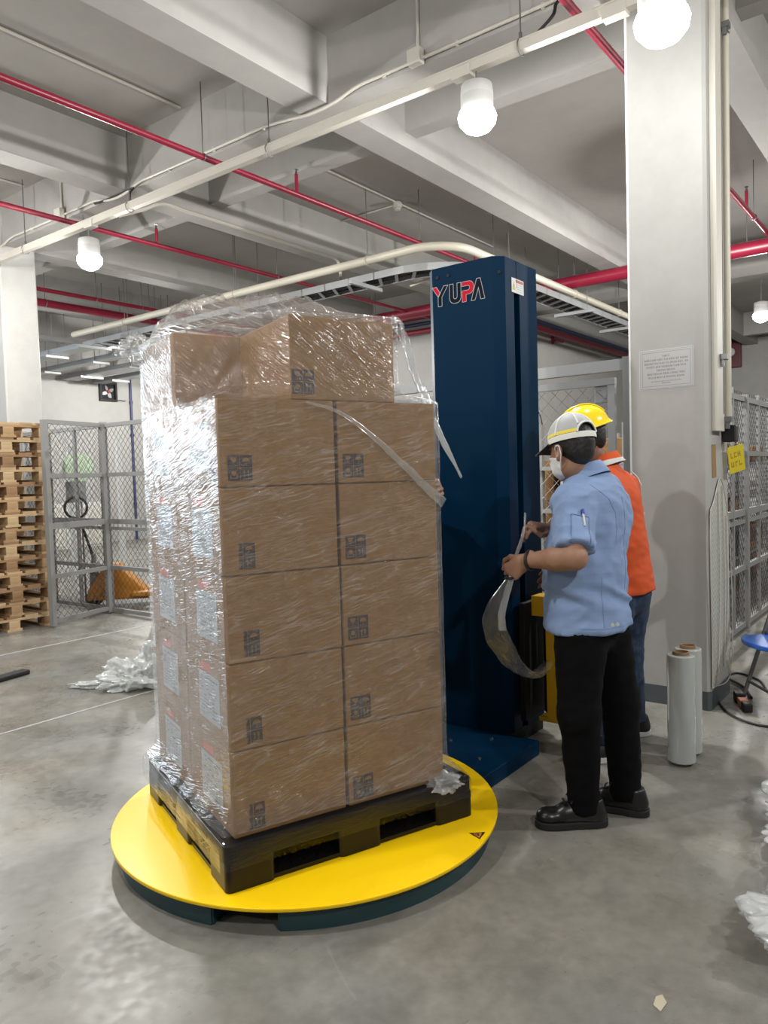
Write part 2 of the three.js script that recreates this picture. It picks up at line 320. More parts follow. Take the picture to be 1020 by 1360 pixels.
  mesh('pipe', tube([[4.45, 4.03, -6.6], [4.7, 4.14, -6.55], [4.95, 4.262, -6.55], [5.3, 4.268, -6.56], [7.4, 4.268, -6.56], [7.68, 4.26, -6.56], [7.74, 4.2, -6.56], [7.74, 4.0, -6.56]], 0.02, 8, 80), M.pvc, s);
}
{ // the big pipe and the ladder tray that turn the corner
  const c = thing('cream_pipe', 'thick cream pipe turning a right angle above the blue mast', 'pipe');
  const pts = []; for (let z = -12.1; z <= -5.1; z += 0.5) pts.push([7.18, 3.97, z]);
  for (let a = 0; a <= 90; a += 15) pts.push([7.68 - 0.5 * Math.cos(a * R), 3.97, -5.02 + 0.5 * Math.sin(a * R)]);
  for (let x = 7.9; x <= 16; x += 0.5) pts.push([x, 3.97, -4.52]);
  mesh('pipe', tube(pts, 0.05, 14, 260), M.cream, c);
  for (const z of [-5.65, -8, -10.6]) { const k = mesh('hanger_rod', hangerRod(7.18, z, 4.02), M.steel, c); mesh('clamp', at(new THREE.TorusGeometry(0.054, 0.006, 6, 18), 7.18, 3.97, z), M.cream, k); }
  for (const x of [8.6, 10.6, 12.4]) { const k = mesh('hanger_rod', hangerRod(x, -4.52, 4.02), M.steel, c); mesh('clamp', at(new THREE.TorusGeometry(0.054, 0.006, 6, 18), x, 3.97, -4.52, 0, Math.PI / 2), M.cream, k); }
  const t = thing('cable_ladder', 'galvanised cable ladder turning the corner below the cream pipe', 'cable tray');
  const line = (off) => { const q = []; for (let z = -12.1; z <= -5.3; z += 0.4) q.push([7.52 + off, 3.83, z]); const r = 0.75 - off; for (let a = 0; a <= 90; a += 9) q.push([8.27 - r * Math.cos(a * R), 3.83, -5.4 + r * Math.sin(a * R)]); for (let x = 8.4; x <= 16; x += 0.4) q.push([x, 3.83, -4.65 - off]); return q; };
  const curve = (off) => new THREE.CatmullRomCurve3(line(off).map((p) => V(...p)), false, 'centripetal');
  const rail = (off) => { const cv = curve(off), s = new THREE.Shape(); s.moveTo(-0.045, -0.006); s.lineTo(0.045, -0.006); s.lineTo(0.045, 0.006); s.lineTo(-0.045, 0.006); return new THREE.ExtrudeGeometry(s, { steps: 220, extrudePath: cv, bevelEnabled: false }); };
  const oa = -0.16, ob = 0.16, ca = curve(oa), cb = curve(ob);
  for (const off of [oa, ob]) { const q = line(off), g = []; for (let i = 1; i < q.length; i++) { const A = V(...q[i - 1]), B = V(...q[i]), d = B.clone().sub(A), k = bx(0.012, 0.085, d.length() + 0.01); k.rotateY(Math.atan2(d.x, d.z)); g.push(k.translate(...A.add(B).multiplyScalar(0.5).toArray())); } mesh('side_rail', merged(g), M.galv, t); }
  const rung = bx(0.32, 0.018, 0.04);
  const n = 62; for (let i = 1; i < n; i++) { const A = ca.getPointAt(i / n), B = cb.getPointAt(i / n), d = B.clone().sub(A); const m = mesh('rung', rung, M.galv, t, A.clone().add(B).multiplyScalar(0.5).setY(3.80).toArray()); m.rotation.y = Math.atan2(-d.z, d.x); }
  const cab = []; for (let i = 0; i < 6; i++) { const q = line(-0.11 + i * 0.044).map(([x, y, z]) => [x + (rand() - 0.5) * 0.02, 3.825 + rand() * 0.012, z + (rand() - 0.5) * 0.02]); cab.push(tube(q, 0.012, 5, 180)); }
  tag(mesh('cables', merged(cab), M.cable, t), 'dark cables lying in the ladder');
  for (const z of [-5.9, -8.1, -10.7, -11.9]) mesh('cross_support', bx(0.62, 0.045, 0.045, 7.45, 3.76, z), M.galv, t);
  for (const x of [8.9, 10.9, 12.7]) mesh('cross_support', bx(0.045, 0.045, 0.62, x, 3.76, -4.66), M.galv, t);
  for (const [x, z] of [[7.3, -8.1], [7.72, -8.1], [7.3, -10.7], [7.72, -10.7], [8.9, -4.9], [10.9, -4.9], [10.9, -4.45], [12.7, -4.9]]) mesh('hanger_rod', hangerRod(x, z, 3.78), M.steel, t);
  mesh('diagonal_brace', rod([7.9, 3.78, -5.55], [8.15, 3.95, -4.95], 0.014, 6), M.pvc, t);
}
{ // trays beyond the left column
  const defs = [[7.6, 3.82, 0.30, 'nearest of the far-left trays'], [8.5, 3.80, 0.22, 'second'], [9.4, 3.78, 0.4, 'third'], [10.12, 3.76, 0.3, 'fourth']];
  defs.forEach(([x, y, w], i) => {
    const t = thing('cable_tray', ['nearest channel tray crossing beyond the left column', 'second channel tray beyond the left column, counted from the pallets', 'third channel tray beyond the left column, wide and bright', 'farthest channel tray beyond the left column, by the wall fan'][i], 'cable tray');
    mesh('channel', merged([bx(w, 0.008, 5.6, x, y, -13.3), bx(0.008, 0.09, 5.6, x - w / 2, y + 0.04, -13.3), bx(0.008, 0.09, 5.6, x + w / 2, y + 0.04, -13.3)]), M.galv, t);
    for (const z of [-11.6, -13.4, -15.2]) mesh('hanger_rod', merged([hangerRod(x - w / 2 - 0.02, z, y), hangerRod(x + w / 2 + 0.02, z, y)]), M.steel, t);
    for (const z of [-11.6, -13.4, -15.2]) mesh('cross_support', bx(w + 0.14, 0.04, 0.04, x, y - 0.03, z), M.galv, t);
  });
  const b = thing('strut_channel', 'long grey strut crossing above the far-left trays', 'strut');
  mesh('strut', bx(4.4, 0.07, 0.05, 8.5, 3.90, -12.32), M.greySteel, b);
  for (const x of [6.9, 8.2, 9.9]) mesh('hanger_rod', hangerRod(x, -12.3, 3.95), M.steel, b);
}

// ---------- column fittings ----------
{
  const x0 = 4.495, z0 = -1.14;
  const t = thing('notice_sheet', 'laminated text notice taped on the near face of the right column', 'notice', [x0 - 0.002, 1.972, -1.367]);
  const plain = (s) => s.normalize('NFD').replace(/[\u0300-\u036f]/g, '').replace(/Đ/g, 'D');   // the canvas font lacks stacked accents
  const tex = canvasTexture(512, 376, (c, w, h) => {
    c.fillStyle = '#c9c8c8'; c.fillRect(0, 0, w, h); c.strokeStyle = '#929296'; c.lineWidth = 4; c.strokeRect(26, 24, w - 52, h - 48); c.lineWidth = 2; c.strokeRect(5, 5, w - 10, h - 10);
    c.fillStyle = '#626168'; c.textAlign = 'center';
    const L = [['CHÚ Ý', 22], ['KHI LÀM VIỆC TẠI KHO XE NÂNG', 25], ['KHÔNG TAI NẠN VÀ ĐOÀN KẾT, AN', 25], ['TUYỆT ĐỐI NGHIÊM CẤM ĐÙA', 25], ['TRONG HÀNG.', 25], ['MỌI NGƯỜI PHẢI CÔNG VIỆC', 25], ['ĐI LẠI BÊN LỀ ĐƯỜNG HÀNG', 24]];
    L.forEach(([s, k], i) => { c.font = 'bold ' + k + 'px serif'; c.fillText(i ? plain(s) : s, w / 2, 72 + i * 34, 420); });
    c.font = 'bold 13px serif'; c.fillText(plain('BAN QUẢN LÝ KHO VÀ AN TOÀN LAO ĐỘNG'), w / 2, 312, 340); c.fillText(plain('PHÒNG KHO'), w / 2, 330);
  });
  mesh('printed_sheet', at(new THREE.PlaneGeometry(0.302, 0.222), 0, 0, 0, 0, -Math.PI / 2), mat([0.95, 0.95, 0.95], 0.3, { map: tex }), t);
  mesh('backing', bx(0.0016, 0.226, 0.306, 0.0012, 0, 0), M.paper, t);
  const k = thing('cable_trunking', 'white cable trunking with clamps running up the side of the right column', 'trunking', [0, 0, 0]);
  mesh('trunk', rb(0.15, 3.1, 0.035, 0.004).translate(4.645, 3.15, z0 + 0.018), M.pvc, k);
  mesh('slot', bx(0.008, 2.7, 0.004, 4.695, 3.05, z0 + 0.037), M.steel, k);
  for (const [y, dx] of [[1.67, 0.0], [3.9, 0.0], [2.02, -0.1]]) mesh('clamp', merged([bx(0.05, 0.03, 0.05, 4.735 + dx, y, z0 + 0.05), bx(0.02, 0.07, 0.02, 4.725 + dx, y - 0.02, z0 + 0.05), at(new THREE.CylinderGeometry(0.01, 0.01, 0.09, 8), 4.775 + dx, y, z0 + 0.05, 0, 0, Math.PI / 2)]), M.steel, k);
  const p = thing('cream_riser', 'cream pipe standing at the far edge of the right column', 'pipe');
  mesh('pipe', rod([4.815, 1.62, z0 + 0.028], [4.815, 4.8, z0 + 0.028], 0.024, 14), M.cream, p);
  mesh('valve', rb(0.075, 0.10, 0.075, 0.01).translate(4.815, 1.59, z0 + 0.045), M.cable, p);
  mesh('valve_handle', rod([4.83, 1.585, z0 + 0.05], [4.93, 1.60, z0 + 0.05], 0.012, 8), M.orangeTruck, p);
  const g = thing('yellow_tag', 'yellow tag hanging from the black valve beside the right column', 'tag', [4.885, 1.44, z0 + 0.06], -0.35);
  const tt = canvasTexture(128, 128, (c) => { c.fillStyle = '#e6d21a'; c.fillRect(0, 0, 128, 128); c.fillStyle = '#b98a18'; for (const [x, y, w, h] of [[18, 30, 8, 26], [18, 50, 20, 7], [46, 30, 22, 7], [46, 30, 7, 26], [46, 49, 22, 7], [76, 30, 8, 26], [92, 30, 8, 26], [76, 40, 24, 7], [16, 74, 8, 26], [32, 74, 8, 26], [16, 92, 24, 8], [50, 74, 20, 8], [50, 74, 8, 26], [80, 74, 8, 26], [80, 92, 24, 8]]) c.fillRect(x, y, w, h); });
  mesh('card', at(rb(0.16, 0.16, 0.004, 0.002), 0, 0, 0, 0, 0, 0.18), mat([1, 1, 1], 0.5, { map: tt }), g);
  mesh('string', tube([[0.0, 0.075, 0.002], [0.01, 0.11, -0.02], [-0.02, 0.13, -0.06]], 0.003, 5), M.cable, g);
  const b = thing('brown_tape', 'slanted strip of brown tape on the side of the right column', 'tape', [4.61, 1.43, z0 + 0.002]);
  mesh('strip', at(bx(0.085, 0.19, 0.002), 0, 0, 0, 0, 0, 0.05), M.tape, b);
  const f = thing('foam_net', 'sheet of white netted foam wrapped on the lower side of the right column', 'foam sheet', [0, 0, 0]);
  const s = new THREE.Shape(); s.moveTo(-0.21, 0.13); s.lineTo(-0.215, 1.16); s.bezierCurveTo(-0.12, 1.20, -0.08, 1.30, -0.01, 1.33); s.bezierCurveTo(0.07, 1.32, 0.12, 1.22, 0.20, 1.05); s.lineTo(0.215, 0.13); s.closePath();
  const sheet = new THREE.ShapeGeometry(s, 12);
  const foam = dataTexture(128, 128, (u, v) => { const a = Math.abs(((v + 0.16 * Math.abs(((u * 4) % 1) * 2 - 1)) * 10 % 1) - 0.5) * 2; return 0.25 + 0.75 * smooth(0.1, 0.5, a); }, false);
  const foamColor = dataTexture(128, 128, (u, v) => { const a = Math.abs(((v + 0.16 * Math.abs(((u * 4) % 1) * 2 - 1)) * 10 % 1) - 0.5) * 2; const k = 0.70 + 0.16 * smooth(0.05, 0.4, a); return [k, k * 1.005, k * 0.97]; });
  mesh('sheet', sheet.translate(4.72, 0, z0 + 0.006), mat([0.95, 0.95, 0.93], 0.7, { map: rep(foamColor, 3, 3), bumpMap: rep(foam, 3, 3), bumpScale: 0.004, side: THREE.DoubleSide }), f);
  for (const [xa, ya, xb, yb] of [[-0.06, 1.25, -0.09, 0.2], [0.03, 1.28, 0.05, 0.2], [0.12, 1.1, 0.1, 0.3]]) mesh('fold', tube([[4.72 + xa, ya, z0 + 0.012], [4.72 + (xa + xb) / 2 + 0.02, (ya + yb) / 2, z0 + 0.016], [4.72 + xb, yb, z0 + 0.012]], 0.0035, 6, 30), M.pvc, f);
  const rim = s.getPoints(30).map((q) => [4.72 + q.x, q.y, z0 + 0.008]);
  mesh('edge', tube(rim, 0.0028, 5, 120), M.pvc, f);
}

// ---------- chain-link fences ----------
// wires of a panel from (0,0) to (w,h) in its own plane (local x, y), diamonds of the given size
function chainLink(w, h, cell, r = 0.0024) {
  const g = [], step = cell * 1.0;
  for (const dir of [1, -1]) for (let c = -h; c < w + h; c += step) {
    // line x = c + dir*(y) clipped
    let y0 = 0, y1 = h; const x = (y) => dir > 0 ? c + y : c + h - y;
    const lim = (lo, hi) => { let a = y0, b = y1; const s = dir; const at0 = s > 0 ? lo - c : c + h - lo, at1 = s > 0 ? hi - c : c + h - hi; const p = Math.min(at0, at1), q = Math.max(at0, at1); y0 = Math.max(a, p); y1 = Math.min(b, q); };
    lim(0, w); if (y1 - y0 < 0.01) continue;
    g.push(rod([x(y0), y0, dir * 0.003], [x(y1), y1, dir * 0.003], r, 3));
  }
  return merged(g);
}
const bar = (l, s, d = s) => bx(l, s, d);
function fencePanel(t, w, x0, rails = [0.04, 0.5, 1.0, 1.5, 2.03], cell = 0.082, extra = []) {
  // along local x from x0, standing on local y = 0
  for (const y of rails) mesh('rail', bar(w, y === 1.0 ? 0.055 : 0.042, 0.035), M.greySteel, t, [x0 + w / 2, y, 0]);
  if (rails.includes(1.0)) mesh('rail', bar(w, 0.035, 0.035), M.greySteel, t, [x0 + w / 2, 0.925, 0]);
  for (const e of extra) mesh('upright', bar(0.035, 2.0, 0.03), M.greySteel, t, [x0 + e, 1.03, 0.004]);
  tag(mesh('chain_link_mesh', chainLink(w, 1.98, cell).translate(x0, 0.04, 0), M.wire, t), null, null, null, 'stuff');
}
{ // fence between the two columns (world z from -1.6 to -9.1); local x runs towards -z
  const t = thing('mesh_fence', 'grey chain-link fence standing between the two columns behind the wrapped load', 'fence', [4.66, 0, -4.4], Math.PI / 2);
  for (const z of [0, 1.35, 2.97, 4.68]) mesh('post', bar(0.06, 2.07, 0.06), M.greySteel, t, [z, 1.035, 0]);
  fencePanel(t, 1.3, 0.03); fencePanel(t, 1.56, 1.38, undefined, undefined, [0.78]); fencePanel(t, 1.65, 3.0, undefined, undefined, [0.55, 1.1]);
  // bright galvanised gate frame beside the right column
  const g = thing('cage_gate', 'galvanised cage gate with large chain-link, between the mast and the right column', 'gate', [4.66, 0, -1.64], Math.PI / 2);
  mesh('post', bar(0.065, 2.09, 0.06), M.galv, g, [0.0, 1.045, 0]);
  mesh('post', bar(0.065, 2.09, 0.06), M.galv, g, [2.68, 1.045, 0]);
  mesh('top_rail', bar(2.62, 0.07, 0.05), M.galv, g, [1.34, 2.045, 0]);
  mesh('leaf_frame', merged([bar(2.5, 0.045, 0.035).translate(1.34, 1.95, 0.01), bar(2.5, 0.045, 0.035).translate(1.34, 0.12, 0.01), bar(0.045, 1.8, 0.035).translate(0.115, 1.03, 0.01), bar(0.045, 1.8, 0.035).translate(2.565, 1.03, 0.01), bar(2.5, 0.045, 0.035).translate(1.34, 1.0, 0.01)]), M.galv, g);
  mesh('corner_plate', rb(0.12, 0.12, 0.012, 0.005).translate(0.17, 1.88, 0.02), M.galv, g);
  mesh('latch_plate', rb(0.05, 0.16, 0.01, 0.004).translate(0.72, 1.84, 0.02), M.galv, g);
  mesh('tie_wire', tube([[0.72, 1.86, 0.03], [0.66, 1.83, 0.04], [0.62, 1.78, 0.03], [0.60, 1.70, 0.03]], 0.004, 5), M.cable, g);
  for (const y of [1.72, 1.2]) mesh('bolt', at(new THREE.CylinderGeometry(0.012, 0.012, 0.012, 8), 0, y, 0.035, Math.PI / 2), M.cable, g);
  tag(mesh('chain_link_mesh', chainLink(2.4, 1.78, 0.096, 0.002).translate(0.14, 0.14, 0.01), M.galv, g), null, null, null, 'stuff');
  // the leaf that stands open over the pallets
  const l = thing('gate_leaf', 'open grey chain-link gate leaf in front of the wooden pallets', 'gate', [3.87, 0, -7.13], Math.atan2(0.2, 0.745));
  for (const x of [0, 0.77]) mesh('upright', bar(0.05, 2.03, 0.05), M.greySteel, l, [x, 1.03, 0]);
  for (const y of [0.06, 0.5, 1.0, 1.5, 2.03]) mesh('rail', bar(0.74, y === 1.0 ? 0.06 : 0.042, 0.035), M.greySteel, l, [0.385, y, 0]);
  tag(mesh('chain_link_mesh', chainLink(0.74, 1.96, 0.082).translate(0.015, 0.05, 0), M.wire, l), null, null, null, 'stuff');
  // fence to the right of the column, along world x
  const r = thing('mesh_fence', 'grey chain-link fence to the right of the column, in front of the stocked shelves', 'fence', [4.99, 0, -1.49]);
  const posts = [0.05, 2.03, 4.0, 6.0, 8.0];
  for (const x of posts) mesh('post', bar(0.07, 2.0, 0.07), M.greySteel, r, [x, 1.0, 0]);
  for (let i = 0; i < 4; i++) fencePanel(r, posts[i + 1] - posts[i] - 0.07, posts[i] + 0.035, [0.04, 0.53, 1.0, 1.5, 1.96], 0.075, [0.5, 0.98, 1.5]);
}

// ---------- things inside the cage on the left ----------
{
  const d = thing('round_sign', 'pale green round disc on a thin stand behind the mesh, left of the wrapped load', 'disc', [4.87, 0, -8.25], -0.52);
  mesh('disc', at(new THREE.CylinderGeometry(0.165, 0.165, 0.012, 40), 0, 1.60, 0, Math.PI / 2), mat([0.44, 0.55, 0.40], 0.5, { keep: 0.9 }), d);
  mesh('rim', at(new THREE.TorusGeometry(0.165, 0.008, 8, 40), 0, 1.60, 0), mat([0.38, 0.50, 0.36], 0.5, { keep: 0.9 }), d);
  mesh('stand_pole', rod([0.02, 0.01, -0.03], [0.02, 1.62, -0.03], 0.012, 10), M.greySteel, d);
  mesh('stand_foot', at(new THREE.CylinderGeometry(0.14, 0.15, 0.02, 28), 0.02, 0.01, -0.03), M.greySteel, d);
  mesh('bracket', bx(0.02, 0.02, 0.10, 0.02, 1.33, -0.02), M.greySteel, d);
  const b = thing('notice_board', 'grey board with a white edge hanging under the green disc', 'board', [4.835, 1.32, -8.26], -0.52);
  mesh('panel', rb(0.22, 0.25, 0.02, 0.004), mat([0.36, 0.37, 0.36], 0.5), b);
  mesh('edge_strip', bx(0.03, 0.26, 0.024, 0.125, 0.01, 0), M.white, b);
  const p = thing('pallet_truck', 'orange hand pallet truck parked behind the mesh on the left', 'pallet truck', [5.0, 0, -7.85], -2.35);
  const cheek = new THREE.Shape(); cheek.moveTo(-0.40, 0.08); cheek.lineTo(0.26, 0.08); cheek.lineTo(0.24, 0.18); cheek.lineTo(0.08, 0.42); cheek.lineTo(0.04, 0.47); cheek.lineTo(-0.08, 0.47); cheek.lineTo(-0.12, 0.42); cheek.lineTo(-0.38, 0.16); cheek.closePath();
  mesh('body', new THREE.ExtrudeGeometry(cheek, { depth: 0.26, bevelEnabled: true, bevelSize: 0.01, bevelThickness: 0.01, bevelSegments: 2 }).translate(0, 0, -0.13).rotateY(-Math.PI / 2), M.orangeTruck, p);
  for (const s of [-1, 1]) { const f = mesh('fork', rb(0.16, 0.055, 1.0, 0.015).translate(s * 0.19, 0.14, -0.75), M.orangeTruck, p); mesh('roller', at(new THREE.CylinderGeometry(0.04, 0.04, 0.09, 16), s * 0.19, 0.04, -1.1, 0, 0, Math.PI / 2), M.rubber, f); }
  mesh('yellow_plate', rb(0.012, 0.12, 0.18, 0.004).translate(-0.146, 0.27, -0.02), mat([0.75, 0.62, 0.08], 0.4), p);
  mesh('hydraulic_pump', merged([at(new THREE.CylinderGeometry(0.05, 0.06, 0.34, 16), 0, 0.33, 0.2), at(new THREE.CylinderGeometry(0.028, 0.028, 0.14, 12), 0, 0.53, 0.2)]), M.greySteel, p);
  for (const s of [-1, 1]) mesh('steer_wheel', at(new THREE.CylinderGeometry(0.09, 0.09, 0.05, 20), s * 0.06, 0.09, 0.2, 0, 0, Math.PI / 2), M.rubber, p);
  mesh('handle_shaft', rod([0, 0.55, 0.2], [0, 1.02, 0.34], 0.016, 10), M.cable, p);
  mesh('handle_loop', at(new THREE.TorusGeometry(0.12, 0.015, 8, 32), 0, 1.14, 0.37, 0, Math.PI / 2 + 0.35), M.cable, p);
  const h = thing('hose_loop', 'black hose hanging in a loop beside the blue pipe on the back wall', 'hose', [9.35, 1.15, -12.3]);
  mesh('hose', tube([[-0.1, -0.35, 0], [-0.14, 0.1, 0], [-0.05, 0.33, 0], [0.1, 0.26, 0.02], [0.2, 0, 0.03], [0.26, -0.3, 0], [0.24, -0.6, 0]], 0.016, 8, 60), M.cable, h);
  mesh('stand_pipe', rod([0.0, -1.15, -0.05], [0.0, 0.6, -0.05], 0.02, 8), M.greySteel, h);
  const w = thing('drain_pipe', 'dark blue vertical pipe on the back wall, left of the wrapped load', 'pipe', [11.15, 0, -16.3]);
  mesh('pipe', rod([0, 0, -0.06], [0, 4.0, -0.06], 0.03, 12), M.bluePipe, w);
  for (const y of [0.9, 1.7, 2.6, 3.4]) mesh('collar', at(new THREE.CylinderGeometry(0.045, 0.045, 0.06, 12), 0, y, -0.06), M.bluePipe, w);
  const f = thing('wall_fan', 'square black exhaust fan set high in the back wall', 'fan', [10.53, 3.62, -16.36]);
  mesh('frame', merged([bx(0.46, 0.05, 0.08, 0, 0.205, 0), bx(0.46, 0.05, 0.08, 0, -0.205, 0), bx(0.05, 0.36, 0.08, 0.205, 0, 0), bx(0.05, 0.36, 0.08, -0.205, 0, 0)]), M.cable, f);
  mesh('back_plate', bx(0.42, 0.42, 0.01, 0, 0, -0.03), M.slot, f);
  for (let i = 0; i < 4; i++) { const bl = new THREE.Shape(); bl.moveTo(0.03, -0.02); bl.quadraticCurveTo(0.12, -0.09, 0.17, 0.0); bl.quadraticCurveTo(0.12, 0.05, 0.03, 0.03); mesh('blade', at(new THREE.ExtrudeGeometry(bl, { depth: 0.006, bevelEnabled: false }), 0, 0, 0.0, 0.3, 0, i * Math.PI / 2 + 0.5), i === 2 ? M.white : M.greySteel, f); }
  mesh('hub', at(new THREE.CylinderGeometry(0.04, 0.045, 0.05, 16), 0, 0, 0.02, Math.PI / 2), mat([0.35, 0.05, 0.05], 0.5), f);
  mesh('lead', tube([[0.22, -0.2, 0.03], [0.32, -0.19, 0.03], [0.42, -0.2, 0.03], [0.46, -0.19, 0.03]], 0.008, 6), M.cable, f);
  const c = thing('wall_cabinet', 'pale low cabinet with a bright top along the back wall', 'cabinet', [8.3, 0, -15.9]);
  mesh('body', rb(3.0, 1.0, 0.7, 0.01).translate(0, 0.5, 0), M.white, c);
  for (const x of [-1, 0, 1]) mesh('door', rb(0.94, 0.88, 0.02, 0.005).translate(x, 0.5, 0.36), M.pvc, c);
  const a = thing('alarm_box', 'small dark red alarm box on the far wall right of the column', 'alarm', [19.93, 4.15, -4.55]);
  mesh('case', rb(0.12, 0.75, 0.55, 0.02), mat([0.16, 0.02, 0.03], 0.4), a);
  mesh('button', at(new THREE.CylinderGeometry(0.1, 0.1, 0.05, 16), -0.08, 0, 0.05, 0, 0, Math.PI / 2), M.white, a);
  const wh = thing('white_pole', 'bright white pole standing behind the gate leaf', 'pole', [6.3, 0, -10.9]);
  mesh('shaft', bx(0.07, 2.0, 0.05, 0, 1.0, 0), M.white, wh); mesh('foot_plate', bx(0.2, 0.02, 0.2, 0, 0.01, 0), M.white, wh);
  const wh2 = thing('white_pole', 'second bright white pole behind the mesh, nearer the wrapped load', 'pole', [6.3, 0, -9.6]);
  mesh('shaft', bx(0.07, 2.0, 0.05, 0, 1.0, 0), M.white, wh2); mesh('foot_plate', bx(0.2, 0.02, 0.2, 0, 0.01, 0), M.white, wh2);
}

// ---------- the tall stack of wooden pallets on the left ----------
{
  const top = bx(0.13, 0.022, 1.2), wide = bx(0.145, 0.022, 1.2), cross = bx(0.8, 0.022, 0.145), bl = bx(0.105, 0.078, 0.145), bs = bx(0.1, 0.078, 0.145), bot = bx(0.1, 0.022, 1.2);
  const tones = [M.wood, M.woodB, M.woodC];
  const ord = ['topmost', 'second', 'third', 'fourth', 'fifth', 'sixth', 'seventh', 'eighth', 'ninth', 'tenth', 'eleventh', 'twelfth', 'thirteenth', 'lowest'];
  function pallet(i) {
    const pick = (k) => tones[(i * 7 + k * 3 + ((k * k + i) % 4)) % 3];
    const t = thing('wooden_pallet', i === 13 ? 'lowest wooden pallet of the tall stack, lying on the floor' : i === 0 ? 'topmost wooden pallet of the tall stack beside the gate leaf' : `${ord[i]} wooden pallet from the top of the tall stack by the gate`, 'pallet', [3.585 + (rand() - 0.5) * 0.035, (13 - i) * 0.1445, -7.88 + (rand() - 0.5) * 0.035], (rand() - 0.5) * 0.03, 'wooden pallets in the tall stack');
    for (const [x, g] of [[-0.335, top], [-0.17, top], [0, wide], [0.17, top], [0.335, top]]) mesh('top_board', g, pick(x * 10 + 4 | 0), t, [x, 0.133, 0]);
    for (const z of [-0.5275, 0, 0.5275]) mesh('cross_board', cross, pick(z * 5 + 3 | 0), t, [0, 0.111, z]);
    for (const z of [-0.5275, 0, 0.5275]) for (const x of [-0.35, 0, 0.35]) mesh('block', x ? bs : bl, pick(x * 9 + z * 4 + 9 | 0), t, [x, 0.061, z]);
    for (const x of [-0.35, 0, 0.35]) mesh('bottom_board', x ? bot : wide, pick(x * 6 + 5 | 0), t, [x, 0.011, 0]);
    return t;
  }
  for (let i = 13; i >= 0; i--) pallet(i);
}

